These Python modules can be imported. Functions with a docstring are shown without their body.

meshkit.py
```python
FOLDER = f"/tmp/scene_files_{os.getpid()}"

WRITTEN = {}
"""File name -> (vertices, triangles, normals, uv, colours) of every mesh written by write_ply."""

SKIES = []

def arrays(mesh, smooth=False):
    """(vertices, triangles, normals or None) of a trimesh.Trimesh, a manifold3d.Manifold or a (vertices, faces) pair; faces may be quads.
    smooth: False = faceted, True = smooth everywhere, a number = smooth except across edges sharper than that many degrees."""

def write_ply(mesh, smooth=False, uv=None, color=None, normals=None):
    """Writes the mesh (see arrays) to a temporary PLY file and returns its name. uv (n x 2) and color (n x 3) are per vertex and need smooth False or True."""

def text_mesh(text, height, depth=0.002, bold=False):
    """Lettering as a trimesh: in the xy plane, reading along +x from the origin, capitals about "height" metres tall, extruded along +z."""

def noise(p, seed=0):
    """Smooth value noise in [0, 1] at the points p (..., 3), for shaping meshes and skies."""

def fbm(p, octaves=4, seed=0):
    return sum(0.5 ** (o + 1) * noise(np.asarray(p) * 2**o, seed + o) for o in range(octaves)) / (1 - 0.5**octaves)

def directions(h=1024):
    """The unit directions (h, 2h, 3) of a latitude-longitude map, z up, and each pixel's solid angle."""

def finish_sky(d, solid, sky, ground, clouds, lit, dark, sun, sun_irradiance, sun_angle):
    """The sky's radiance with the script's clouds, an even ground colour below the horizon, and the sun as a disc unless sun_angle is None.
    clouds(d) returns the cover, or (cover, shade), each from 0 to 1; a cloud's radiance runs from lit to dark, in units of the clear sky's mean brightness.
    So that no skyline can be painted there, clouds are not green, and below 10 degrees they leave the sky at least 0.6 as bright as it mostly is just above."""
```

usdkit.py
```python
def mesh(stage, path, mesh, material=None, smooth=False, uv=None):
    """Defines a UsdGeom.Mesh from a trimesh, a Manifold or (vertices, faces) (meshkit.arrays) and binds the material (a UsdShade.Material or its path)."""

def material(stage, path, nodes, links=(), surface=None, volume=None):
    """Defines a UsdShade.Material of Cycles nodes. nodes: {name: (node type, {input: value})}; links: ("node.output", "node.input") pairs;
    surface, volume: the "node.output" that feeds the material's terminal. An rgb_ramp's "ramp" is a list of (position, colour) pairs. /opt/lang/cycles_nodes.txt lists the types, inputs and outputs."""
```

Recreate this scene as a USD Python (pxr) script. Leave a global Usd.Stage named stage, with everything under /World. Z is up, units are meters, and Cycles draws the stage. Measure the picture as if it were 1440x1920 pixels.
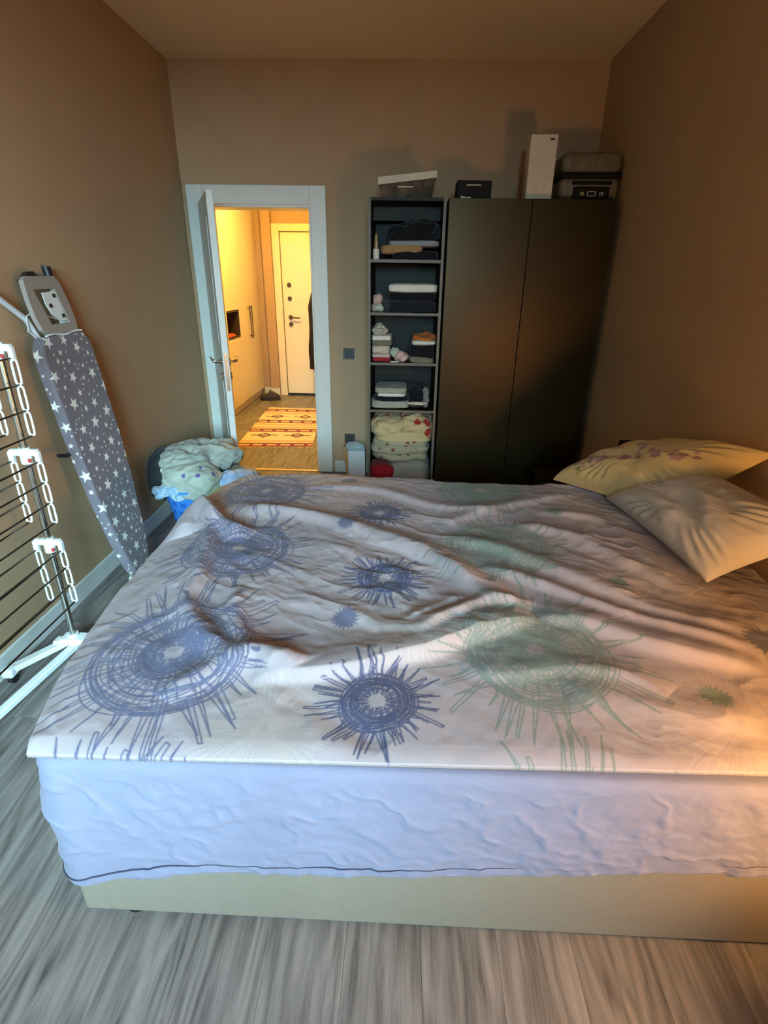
import math, random
import numpy as np, trimesh, manifold3d, usdkit, meshkit
from scipy.spatial import cKDTree
from pxr import Usd, UsdGeom, UsdLux, UsdShade, Gf, Sdf, Vt
random.seed(7); RNG = np.random.default_rng(7)
stage = Usd.Stage.CreateInMemory()
UsdGeom.SetStageUpAxis(stage, UsdGeom.Tokens.z); UsdGeom.SetStageMetersPerUnit(stage, 1.0)
UsdGeom.Xform.Define(stage, '/World'); UsdGeom.Scope.Define(stage, '/World/Looks')

# ------------------------------------------------------------------ camera
FPX, YAW, PITCH, ROLL, CAMZ = 1004.96, .0342, .4117, .0143, 1.5602
cam = UsdGeom.Camera.Define(stage, '/World/camera')
_f = np.array([-math.sin(YAW)*math.cos(PITCH), math.cos(YAW)*math.cos(PITCH), -math.sin(PITCH)])
_r = np.array([math.cos(YAW), math.sin(YAW), 0]); _u = np.cross(_r, _f)
_R, _U = math.cos(ROLL)*_r+math.sin(ROLL)*_u, -math.sin(ROLL)*_r+math.cos(ROLL)*_u
cam.AddTransformOp().Set(Gf.Matrix4d(*_R, 0, *_U, 0, *(-_f), 0, 0, 0, CAMZ, 1))
cam.CreateHorizontalApertureAttr(36.0); cam.CreateVerticalApertureAttr(48.0)
cam.CreateFocalLengthAttr(36.0*FPX/1440); cam.CreateClippingRangeAttr(Gf.Vec2f(.02, 100))
cam.CreateExposureAttr(0.26)

# ------------------------------------------------------------------ sky, daylight at the window, lamp values
dome = UsdLux.DomeLight.Define(stage, '/World/sky'); dome.CreateIntensityAttr(0.05); dome.CreateColorAttr(Gf.Vec3f(.55, .75, 1.0))
day = UsdLux.RectLight.Define(stage, '/World/evening_sky')           # the bright blue evening sky in front of the window behind the camera
day.CreateWidthAttr(5.6); day.CreateHeightAttr(3.7); day.CreateIntensityAttr(98.); day.CreateColorAttr(Gf.Vec3f(.50, .82, .98))
day.AddTranslateOp().Set((2.3, -5.2, 3.6)); day.AddRotateXYZOp().Set((90, 0, 0))
LAMP_E, HALL_E, CEIL_COL = 102.0, 320.0, (1.0, .61, .13)

# ------------------------------------------------------------------ helpers
def lin(*c):
    c = np.array(c, float)/255
    return tuple(np.where(c <= .04045, c/12.92, ((c+.055)/1.055)**2.4))
_count = {}
def numbered(parent, name):
    k = (parent, name); n = _count.get(k, -1)+1; _count[k] = n
    return f'{parent}/{name}' if n == 0 else f'{parent}/{name}_{n:03d}'
def tag(o, label=None, cat=None, group=None, kind=None):
    o = o.GetPrim() if hasattr(o, 'GetPrim') else o
    for k, v in (('label', label), ('category', cat), ('group', group), ('kind', kind)):
        if v: o.SetCustomDataByKey(k, v)
    return o
class Thing:
    def __init__(s, name, label, cat, loc=(0, 0, 0), group=None, kind=None):
        s.path = numbered('/World', name); s.loc = np.array(loc, float)
        x = UsdGeom.Xform.Define(stage, s.path); x.AddTranslateOp().Set(tuple(map(float, loc))); s.prim = x.GetPrim()
        tag(s.prim, label, cat, group, kind)
def arr(mesh):
    if hasattr(mesh, 'to_mesh'):
        m = mesh.to_mesh(); return np.array(m.vert_properties[:, :3]), np.array(m.tri_verts)
    if isinstance(mesh, (tuple, list)): return np.asarray(mesh[0], float), np.asarray(mesh[1], int)
    return np.array(mesh.vertices), np.array(mesh.faces)
def put(parent, name, mesh, mat, smooth=30, label=None, col=None):
    """one Mesh prim in world coordinates under a Thing (or under another part: (path, loc))"""
    path, loc = (parent.path, parent.loc) if isinstance(parent, Thing) else parent
    v, f = arr(mesh); p = numbered(path, name)
    m = usdkit.mesh(stage, p, (v-loc, f), mat, smooth=True if col is not None else smooth)
    if col is not None:
        UsdGeom.PrimvarsAPI(m).CreatePrimvar('ink', Sdf.ValueTypeNames.Color3fArray, 'vertex').Set(Vt.Vec3fArray.FromNumpy(np.asarray(col, np.float32)))
    if label: tag(m, label)
    return (p, loc)
def solo(name, mesh, mat, label, cat, smooth=30, group=None, kind=None, col=None):
    p, _ = put(('/World', np.zeros(3)), name, mesh, mat, smooth, col=col)
    tag(stage.GetPrimAtPath(p), label, cat, group, kind); return (p, np.zeros(3))
def struct(name, mesh, mat, smooth=False, label=None):
    p = put(('/World', np.zeros(3)), name, mesh, mat, smooth); tag(stage.GetPrimAtPath(p[0]), label or LAB.get(name), 'structure', kind='structure'); return p
LAB = {}
cat = trimesh.util.concatenate
def box(x0, x1, y0, y1, z0, z1, c=0.0):
    """box with chamfer c"""
    if c <= 0:
        b = trimesh.creation.box((x1-x0, y1-y0, z1-z0)); b.apply_translation(((x0+x1)/2, (y0+y1)/2, (z0+z1)/2)); return b
    pts = []
    for sx in (0, 1):
        for sy in (0, 1):
            for sz in (0, 1):
                p = np.array([(x0, x1)[sx], (y0, y1)[sy], (z0, z1)[sz]]); d = np.array([1-2*sx, 1-2*sy, 1-2*sz])*c
                for k in range(3):
                    q = p+d; q[k] = p[k]; pts.append(q)
    return trimesh.Trimesh(*arr(manifold3d.Manifold.hull_points(np.array(pts))), process=False)
def rbox(x0, x1, y0, y1, z0, z1, r, n=12):
    s = manifold3d.Manifold.sphere(r, n)
    return trimesh.Trimesh(*arr(manifold3d.Manifold.batch_hull([s.translate((x, y, z)) for x in (x0+r, x1-r) for y in (y0+r, y1-r) for z in (z0+r, z1-r)])), process=False)
def xf(mesh, loc=(0, 0, 0), rot=None, piv=(0, 0, 0)):
    m = mesh.copy()
    if rot is not None:
        ax, deg = rot; m.apply_transform(trimesh.transformations.rotation_matrix(math.radians(deg), ax, piv))
    m.apply_translation(loc); return m
def tube(pts, r, n=10, caps=True):
    pts = np.asarray(pts, float); k = len(pts); r = np.broadcast_to(r, k)
    t = np.gradient(pts, axis=0); t /= np.linalg.norm(t, axis=1)[:, None]
    up = np.array([0, 0, 1.]) if abs(t[0][2]) < .9 else np.array([1., 0, 0]); V = []
    a = np.arange(n)*2*np.pi/n
    for i in range(k):
        u = np.cross(t[i], up); u /= np.linalg.norm(u); w = np.cross(t[i], u); up = np.cross(u, t[i]) if abs(np.dot(up, t[i])) > .8 else up
        V.append(pts[i]+r[i]*(np.cos(a)[:, None]*u+np.sin(a)[:, None]*w))
    V = np.vstack(V); F = []
    for i in range(k-1):
        for j in range(n):
            A, B = i*n+j, i*n+(j+1) % n; F += [(A, A+n, B), (B, A+n, B+n)]
    if caps:
        for e, s in ((0, 1), (k-1, -1)):
            V = np.vstack([V, pts[e]]); c = len(V)-1
            for j in range(n):
                A, B = e*n+j, e*n+(j+1) % n; F.append((c, A, B) if s > 0 else (c, B, A))
    m = trimesh.Trimesh(V, F, process=False); 
    return m
def cyl(p0, p1, r, n=16): return tube([p0, p1], r, n)
def lathe(prof, loc=(0, 0, 0), n=32):
    m = trimesh.creation.revolve(np.asarray(prof, float), sections=n); m.apply_translation(loc); return m
def extr(poly, d):
    return trimesh.creation.extrude_polygon(poly, d, engine='earcut')
def grid(V):
    """faces of a (n,m,3) grid"""
    n, m = V.shape[:2]; i = np.arange(n*m).reshape(n, m)
    return np.concatenate([np.stack([i[:-1, :-1], i[1:, :-1], i[1:, 1:]], -1).reshape(-1, 3), np.stack([i[:-1, :-1], i[1:, 1:], i[:-1, 1:]], -1).reshape(-1, 3)])
def fbm(p, s=1., o=4, seed=0): return meshkit.fbm(np.asarray(p)*s, o, seed)-.5
def lump(c, size, e=(.5, .5), amp=.01, freq=9, layers=0, lamp=.006, seed=0, n=(36, 48), rot=0, ridged=True):
    """crumpled or folded cloth: a superellipsoid with folds"""
    a = np.linspace(-np.pi/2, np.pi/2, n[0]); b = np.linspace(-np.pi, np.pi, n[1])
    A, B = np.meshgrid(a, b, indexing='ij'); pw = lambda w, k: np.sign(w)*np.abs(w)**k
    P = np.stack([pw(np.cos(A), e[0])*pw(np.cos(B), e[1]), pw(np.cos(A), e[0])*pw(np.sin(B), e[1]), pw(np.sin(A), e[0])], -1)
    size = np.asarray(size, float)/2; Q = P*size
    d = P/np.maximum(np.linalg.norm(P, axis=-1, keepdims=True), 1e-6)
    S = np.concatenate([Q[:, :-1], Q[:, :1]], 1)
    h = fbm(S+seed*3.1, freq, 4, seed); 
    if ridged: h = .5-np.abs(h)*4
    k = amp*h
    if layers: k = k+lamp*(np.abs(np.sin((Q[..., 2]/size[2]*.5+.5)*np.pi*layers+fbm(S, 6, 2, seed+5)*1.2))-.6)
    k[:, -1] = k[:, 0]; Q = Q+d*k[..., None]
    t = math.radians(rot); Q = Q@np.array([[math.cos(t), math.sin(t), 0], [-math.sin(t), math.cos(t), 0], [0, 0, 1]])
    return Q.reshape(-1, 3)+np.asarray(c, float), grid(Q)[:, ::-1]
def wrap(m): return trimesh.Trimesh(m[0], m[1], process=False)

# materials -----------------------------------------------------------------
L = '/World/Looks/'
def mat(name, c, rough=.6, var=None, bump=None, metal=0, spec=.5, c2=None, sheen=0, trans=0, ior=1.5, coat=0, tint=(1, 1, 1)):
    """var (scale, amount or second colour c2), bump (scale, strength, distance)"""
    N = {'p': ('principled_bsdf', dict(base_color=c, roughness=rough, metallic=metal, specular_ior_level=spec, sheen_weight=sheen, transmission_weight=trans, ior=ior, coat_weight=coat, specular_tint=tint)), 'g': ('texture_coordinate', {})}
    K = []
    if var:
        N['n'] = ('noise_texture', dict(scale=var[0], detail=4, roughness=.6)); K.append(('g.object', 'n.vector'))
        a = np.array(c); b = np.array(c2) if c2 else a*(1-var[1])
        N['r'] = ('rgb_ramp', dict(ramp=[(.35, tuple(b)), (.65, tuple(a))])); K += [('n.fac', 'r.fac'), ('r.color', 'p.base_color')]
    if bump:
        N['bn'] = ('noise_texture', dict(scale=bump[0], detail=3)); N['bu'] = ('bump', dict(strength=bump[1], distance=bump[2] if len(bump) > 2 else .002))
        K += [('g.object', 'bn.vector'), ('bn.fac', 'bu.height'), ('bu.normal', 'p.normal')]
    return usdkit.material(stage, L+name, N, K, surface='p.BSDF')
def inkmat(name, rough=.85, bump=(900, .25, .0006), sheen=.1):
    N = {'p': ('principled_bsdf', dict(roughness=rough, specular_ior_level=.2, sheen_weight=sheen)), 'a': ('attribute', dict(attribute='ink')), 'g': ('texture_coordinate', {}),
         'bn': ('noise_texture', dict(scale=bump[0], detail=2)), 'bu': ('bump', dict(strength=bump[1], distance=bump[2]))}
    return usdkit.material(stage, L+name, N, [('a.color', 'p.base_color'), ('g.object', 'bn.vector'), ('bn.fac', 'bu.height'), ('bu.normal', 'p.normal')], surface='p.BSDF')
def glow(name, c, e): return usdkit.material(stage, L+name, {'e': ('emission', dict(color=c, strength=e))}, surface='e.emission')
def woodfloor(name, c1, c2, c3):
    N = {'g': ('geometry', {}), 'o': ('object_info', {}), 'w': ('math', dict(math_type='multiply', value2=37.)),
         'm': ('mapping', dict(scale=(13., .8, 1.))), 'n': ('noise_texture', dict(dimensions='4D', scale=2.2, detail=7, roughness=.72, distortion=.6)),
         'm2': ('mapping', dict(scale=(170., 3.0, 1.))), 'n2': ('noise_texture', dict(dimensions='4D', scale=2.5, detail=4, roughness=.7)),
         'm3': ('mapping', dict(scale=(5.5, .75, 1.))), 'n3': ('noise_texture', dict(dimensions='4D', scale=1.6, detail=1, distortion=.3)),
         's3': ('math', dict(math_type='multiply', value2=60.)), 'sn': ('math', dict(math_type='sine')),
         'ms': ('math', dict(math_type='multiply_add', value2=.075, value3=0.)), 'ad': ('math', dict(math_type='add')), 'ad2': ('math', dict(math_type='add')),
         'h2': ('math', dict(math_type='multiply_add', value2=.46, value3=-.23)),
         'r': ('rgb_ramp', dict(ramp=[(.22, c3), (.42, c2), (.70, c1)])), 'tone': ('hsv', {}), 'tv': ('math', dict(math_type='multiply_add', value2=.10, value3=.95)),
         'bu': ('bump', dict(strength=.25, distance=.001)), 'p': ('principled_bsdf', dict(roughness=.42, specular_ior_level=.45))}
    K = [('o.random', 'w.value1'), ('g.position', 'm.vector'), ('m.vector', 'n.vector'), ('w.value', 'n.w'), ('g.position', 'm2.vector'), ('m2.vector', 'n2.vector'), ('w.value', 'n2.w'),
         ('g.position', 'm3.vector'), ('m3.vector', 'n3.vector'), ('w.value', 'n3.w'), ('n3.fac', 's3.value1'), ('s3.value', 'sn.value1'), ('sn.value', 'ms.value1'),
         ('n.fac', 'ad.value1'), ('ms.value', 'ad.value2'), ('n2.fac', 'h2.value1'), ('ad.value', 'ad2.value1'), ('h2.value', 'ad2.value2'), ('ad2.value', 'r.fac'),
         ('r.color', 'tone.color'), ('o.random', 'tv.value1'), ('tv.value', 'tone.value'), ('tone.color', 'p.base_color'), ('n2.fac', 'bu.height'), ('bu.normal', 'p.normal')]
    return usdkit.material(stage, L+name, N, K, surface='p.BSDF')
M = {}
M['wall'] = mat('wall_paint', lin(177, 148, 116), .75, (3, .05), (260, .12, .0008), spec=.25)
M['ceil'] = mat('ceiling_paint', lin(222, 204, 176), .85, spec=.2)
M['white'] = mat('white_lacquer', lin(214, 216, 210), .35)
M['base'] = mat('baseboard_white', lin(205, 208, 203), .4)
M['floor'] = woodfloor('grey_oak_laminate', lin(138, 132, 128), lin(104, 99, 96), lin(54, 51, 49))
M['dark'] = mat('black_brown_laminate', lin(36, 28, 18), .5, (20, .15), spec=.2)
M['darkdoor'] = mat('matt_dark_door', lin(34, 26, 12), .36, spec=.32, tint=(1, .64, .36))
M['edge'] = mat('shelf_edge', lin(92, 78, 58), .5)
M['black'] = mat('black_plastic', lin(24, 24, 26), .45)
M['steel'] = mat('brushed_steel', lin(190, 188, 182), .25, metal=1)
M['wire'] = mat('dark_steel_rod', lin(112, 100, 88), .28, metal=1)
M['plast'] = mat('white_plastic', lin(222, 228, 226), .4)
M['grey'] = mat('grey_painted_steel', lin(152, 144, 136), .45, metal=0)
M['ltube'] = mat('pale_grey_tube', lin(190, 196, 200), .35)
M['basefab'] = mat('olive_cream_upholstery', lin(126, 118, 105), .8, (40, .05), (700, .3, .0008), spec=.2)
M['sheet'] = mat('pale_blue_cotton', lin(122, 123, 144), .9, (14, .05), (420, .35, .0012), spec=.15, sheen=.1)
M['ink'] = inkmat('printed_cotton'); M['inkboard'] = inkmat('printed_cover', bump=(1200, .3, .0006)); M['inkrug'] = inkmat('woven_rug', bump=(260, .6, .003))
M['pillow'] = mat('white_pillow_cotton', lin(184, 178, 170), .9, None, (700, .2, .0006), spec=.15, sheen=.1)
def fab(name, c, c2=None, sc=30, am=.15): return mat(name, lin(*c), .92, (sc, am), (500, .4, .0012), spec=.1, c2=lin(*c2) if c2 else None, sheen=.1)

# ------------------------------------------------------------------ the room
XL, XR, YB, YF, ZC = -1.65, 1.29, 4.43, -1.30, 2.883
HX0, HX1, HY1 = -2.62, -.30, 7.72                                    # hall beyond the door
OX0, OX1, OZ = -1.505, -.712, 2.042                                  # door opening
LAB.update(wall_left='taupe painted wall on the left behind the ironing board', wall_right='plain taupe wall on the right beside the pillows',
           wall_back='taupe back wall with the doorway and wardrobe', wall_front='wall with a window behind the viewer', ceiling='plain cream painted bedroom ceiling',
           floor='grey oak laminate floor of long planks', baseboard_left='white baseboard along the left wall', baseboard_back='short white baseboard between door casing and shelf unit')
fl = Thing('floor', LAB['floor'], 'floor', kind='structure')
put(fl, 'subfloor', box(HX0, XR, YF, HY1, -.06, -.009), M['base'], False)
PW, PL = .193, 1.29
def plank(x0, x1, y0, y1):
    g = .0002; return box(x0+g, x1-g, y0+g, y1-g, -.009, 0, .0006)
k = 0; x = HX0
while x < XR-1e-6:
    x1 = min(x+PW, XR); y = YF-((k*.47) % 1)*PL; k += 1
    while y < HY1:
        y1 = min(y+PL, HY1); a, b = max(y, YF), y1
        if x1 <= XL+.001: a = max(a, YB+.02)
        if x >= HX1 and a < YB: b = min(b, YB)
        if b-a > .03 and not (x >= HX1 and a >= YB): put(fl, 'plank', plank(max(x, HX0), x1, a, b), M['floor'], False)
        y = y1
    x = x1
T = .20
struct('wall_left', box(XL-T, XL, YF-T, YB, -.06, ZC), M['wall'])
struct('wall_right', box(XR, XR+T, YF-T, YB+T, -.06, ZC), M['wall'])
struct('wall_back', cat([box(XL-.98, OX0, YB, YB+T, -.06, ZC), box(OX1, XR, YB, YB+T, -.06, ZC), box(OX0, OX1, YB, YB+T, OZ, ZC)]), M['wall'])
WX0, WX1, WZ0, WZ1 = -1.10, .45, .98, 2.30
struct('wall_front', cat([box(XL, WX0, YF-T, YF, -.06, ZC), box(WX1, XR, YF-T, YF, -.06, ZC), box(WX0, WX1, YF-T, YF, -.06, WZ0), box(WX0, WX1, YF-T, YF, WZ1, ZC)]), M['wall'])
struct('ceiling', box(HX0-T, XR+T, YF-T, HY1+T, ZC, ZC+.1), M['ceil'])
w = Thing('window_1', 'white framed window in the wall behind the viewer', 'window', ((WX0+WX1)/2, YF-.1, WZ0), kind='structure')
put(w, 'window_frame', cat([box(WX0, WX1, YF-.14, YF-.06, z, z+.06, .005) for z in (WZ0, WZ1-.06)]+[box(x, x+.06, YF-.14, YF-.06, WZ0+.06, WZ1-.06, .005) for x in (WX0, (WX0+WX1)/2-.03, WX1-.06)]), M['white'])
M['pane'] = usdkit.material(stage, L+'window_glass', {'f': ('fresnel', dict(IOR=1.45)), 't': ('transparent_bsdf', dict(color=(.96, .98, .98))), 's': ('glossy_bsdf', dict(roughness=.0, color=(1, 1, 1))), 'm': ('mix_closure', {})},
                            [('f.fac', 'm.fac'), ('t.BSDF', 'm.closure1'), ('s.BSDF', 'm.closure2')], surface='m.closure')
for a, b in ((WX0+.06, (WX0+WX1)/2-.03), ((WX0+WX1)/2+.03, WX1-.06)): put(w, 'pane', box(a, b, YF-.103, YF-.097, WZ0+.06, WZ1-.06), M['pane'], False)
put(w, 'window_sill', box(WX0-.03, WX1+.03, YF-.02, YF+.06, WZ0-.03, WZ0, .006), M['white'])
struct('baseboard_left', box(XL, XL+.016, YF, YB-.03, 0, .105, .005), M['base'])
struct('baseboard_back', box(-.585, -.27, YB-.016, YB, 0, .105, .005), M['base'])
struct('baseboard_right', box(XR-.016, XR, YF, 3.72, 0, .105, .005), M['base'], label='white baseboard along the right wall behind the bed head')
# door casing, jamb
c = Thing('trim_1', 'white flat casing and jamb around the bedroom doorway', 'door frame', (-1.1, YB, 0), kind='structure')
put(c, 'casing', cat([box(-1.617, OX0+.005, YB-.022, YB, 0, OZ+.118, .004)]), M['white'], False)
put(c, 'casing', cat([box(OX1-.005, -.603, YB-.022, YB, 0, OZ+.118, .004)]), M['white'], False)
put(c, 'casing', cat([box(OX0+.005, OX1-.005, YB-.022, YB, OZ-.004, OZ+.118, .004)]), M['white'], False)
put(c, 'jamb', box(OX0, OX0+.022, YB, YB+T, 0, OZ, .003), M['white'], False)
put(c, 'jamb', box(OX1-.022, OX1, YB, YB+T, 0, OZ, .003), M['white'], False)
put(c, 'jamb', box(OX0+.022, OX1-.022, YB, YB+T, OZ-.022, OZ, .003), M['white'], False)
M['brass'] = mat('pale_threshold_metal', lin(226, 206, 160), .35, metal=.6)
struct('trim_2', box(OX0+.022, OX1-.022, YB-.02, YB+.02, 0, .006, .002), M['brass'], label='pale metal threshold strip on the floor in the bedroom doorway')
# open door leaf: hinge at left jamb, swung into the room
H0 = np.array([OX0+.012, YB-.03]); ang = math.radians(-66.8); LW, LT = .775, .042
dv = np.array([math.cos(ang), math.sin(ang)]); nv = np.array([-dv[1], dv[0]])    # nv: to the hall-facing side (right)
def leafbox(u0, u1, n0, n1, z0, z1, c=.003):
    m = box(u0, u1, n0, n1, z0, z1, c); v = np.array(m.vertices); xy = H0+v[:, :1]*dv+v[:, 1:2]*nv
    return trimesh.Trimesh(np.c_[xy, v[:, 2]], m.faces, process=False)
def leafpt(u, n, z): return np.r_[H0+u*dv+n*nv, z]
d = Thing('door_1', 'white bedroom door standing open seen almost edge on', 'door', (*H0, 0), kind='structure')
put(d, 'leaf', leafbox(0, LW, -LT, 0, .012, 2.035), M['white'], False)
for z0, z1 in ((.18, .88), (1.12, 1.90)):
    for s in (-LT-.004, 0): put(d, 'panel_moulding', leafbox(.12, LW-.13, s, s+.004, z0, z1), M['white'], False)
M['chrome'] = mat('polished_chrome', lin(205, 205, 205), .12, metal=1)
lz = 1.02
put(d, 'lock_plate', leafbox(LW-.001, LW+.0015, -LT/2-.011, -LT/2+.011, lz-.19, lz+.06, .0005), M['steel'], False)
for s, n0 in ((-1, -LT), (1, 0.)):
    hp = put(d, 'handle', tube([leafpt(LW-.06, n0, lz), leafpt(LW-.06, n0+s*.03, lz), leafpt(LW-.065, n0+s*.05, lz+.003), leafpt(LW-.09, n0+s*.058, lz+.008), leafpt(LW-.14, n0+s*.06, lz+.006), leafpt(LW-.175, n0+s*.066, lz+.018)], [.009, .009, .011, .010, .007, .006], 10), M['chrome'], label='curved chrome lever handle')
    put(d, 'rosette', cyl(leafpt(LW-.06, n0, lz), leafpt(LW-.06, n0+s*.012, lz), .026, 20), M['chrome'])
    put(d, 'keyhole_rosette', cyl(leafpt(LW-.06, n0, lz-.095), leafpt(LW-.06, n0+s*.014, lz-.095), .024, 20), M['chrome'])
for hz in (.30, 1.17, 1.78):
    put(d, 'hinge', cat([cyl((OX0+.004, YB-.032, hz-.05), (OX0+.004, YB-.032, hz+.05), .008, 10), box(OX0-.03, OX0+.004, YB-.026, YB-.022, hz-.05, hz+.05)]), M['steel'])

# ------------------------------------------------------------------ hallway beyond
LAB.update(wall_hall_end='taupe hallway end wall with the entrance door')
struct('wall_hall_end', cat([box(HX0, HX1, HY1, HY1+T, -.06, ZC)]), M['wall'], label='taupe hallway end wall around the cream entrance door')
struct('wall_hall_left', box(HX0-T, HX0, YB+T, HY1+T, -.06, ZC), M['wall'], label='taupe hallway wall behind the tall cabinets')
struct('wall_hall_right', box(HX1, HX1+T, YB+T, HY1+T, -.06, ZC), M['wall'], label='taupe hallway wall hidden right of the doorway')
struct('wall_hall_pier', box(-1.885, -1.765, HY1-.10, HY1, 0, ZC), M['wall'], label='narrow taupe wall pier left of the entrance door frame')
struct('baseboard_hall', box(-2.0, -1.885, HY1-.014, HY1, 0, .10, .004), M['base'], label='white baseboard on the hallway end wall behind the dark shoe')
struct('baseboard_hall_pier', box(-1.889, -1.763, HY1-.115, HY1-.10, 0, .10, .004), M['base'], label='short white baseboard on the narrow hallway pier')
M['cream'] = mat('cream_lacquer', lin(226, 214, 186), .4)
e = Thing('door_2', 'cream steel entrance door with locks and lever at the hallway end', 'door', (-1.2, HY1-.03, 0), kind='structure')
ey = HY1-.045
put(e, 'door_frame', cat([box(-1.762, -1.665, ey-.02, HY1, 0, 2.18, .004), box(-1.665, -.66, ey-.02, HY1, 2.09, 2.18, .004), box(-.66, -.57, ey-.02, HY1, 0, 2.18, .004)]), M['cream'], False)
put(e, 'door_panel', box(-1.655, -.668, ey, HY1-.002, .03, 2.082, .003), M['cream'], False)
put(e, 'door_seal', box(-1.655, -.668, ey-.012, ey+.006, .004, .028), M['black'], False)
M['bronze'] = mat('dark_bronze', lin(96, 84, 62), .35, metal=.9)
def knob(z, r=.028): return cat([cyl((-1.565, ey, z), (-1.565, ey-.018, z), r, 20), cyl((-1.565, ey-.018, z), (-1.565, ey-.028, z), r*.55, 16)])
put(e, 'lock', knob(1.46), M['bronze']); put(e, 'lock', knob(1.29), M['bronze'])
put(e, 'lever_handle', cat([knob(1.055), tube([(-1.565, ey-.02, 1.055), (-1.565, ey-.05, 1.055), (-1.54, ey-.055, 1.055), (-1.43, ey-.055, 1.05)], .010)]), M['bronze'])
put(e, 'lock', knob(.965), M['bronze'])
# tall white cabinets on the left of the hallway
CX = -2.0
cb = Thing('hall_cabinet', 'tall white hallway cabinets with bar handles and an open niche', 'cabinet', (-2.3, 6.2, 0))
put(cb, 'plinth', box(HX0+.02, CX-.045, 5.0, 7.70, 0, .10), M['cream'], False)
NY0, NY1, NZ0, NZ1 = 6.30, 6.74, .90, 1.175
put(cb, 'carcass', cat([box(HX0+.02, CX-.02, 5.0, NY0-.02, .10, 2.55), box(HX0+.02, CX-.02, NY1+.02, 7.70, .10, 2.55), box(HX0+.02, CX-.02, NY0-.02, NY1+.02, .10, NZ0-.015), box(HX0+.02, CX-.02, NY0-.02, NY1+.02, NZ1+.015, 2.55)]), M['cream'], False)
M['niche'] = mat('dark_niche_lining', lin(60, 48, 36), .5)
put(cb, 'niche', cat([box(HX0+.3, HX0+.32, NY0-.02, NY1+.02, NZ0-.015, NZ1+.015), box(HX0+.32, CX-.004, NY0-.018, NY0, NZ0, NZ1), box(HX0+.32, CX-.004, NY1, NY1+.018, NZ0, NZ1), box(HX0+.32, CX-.004, NY0-.018, NY1+.018, NZ0-.014, NZ0), box(HX0+.32, CX-.004, NY0-.018, NY1+.018, NZ1, NZ1+.014)]), M['niche'], False)
for a, b, z0, z1 in ((5.0, 5.62, .105, 2.545), (5.62, 6.27, .105, 2.545), (6.27, 6.76, .105, .88), (6.27, 6.76, 1.195, 2.545), (6.76, 7.17, .105, 2.545), (7.17, 7.69, .105, 2.545)):
    dp = put(cb, 'door', box(CX-.02, CX, a+.002, b-.002, z0, z1, .002), M['cream'], False)
for y in (7.13, 7.21):
    put(cb, 'handle', cat([cyl((CX+.032, y, .83), (CX+.032, y, 1.22), .006), cyl((CX, y, .86), (CX+.032, y, .86), .005, 8), cyl((CX, y, 1.19), (CX+.032, y, 1.19), .005, 8)]), M['bronze'])
M['redpl'] = mat('orange_red_plastic', lin(226, 84, 40), .4)
solo('folder', cat([box(-2.25, -2.03, 6.36, 6.66, .901, .915, .004), box(-2.24, -2.04, 6.38, 6.64, .915, .93, .004)]), M['redpl'], 'orange red folder lying in the hallway cabinet niche', 'folder')
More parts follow.
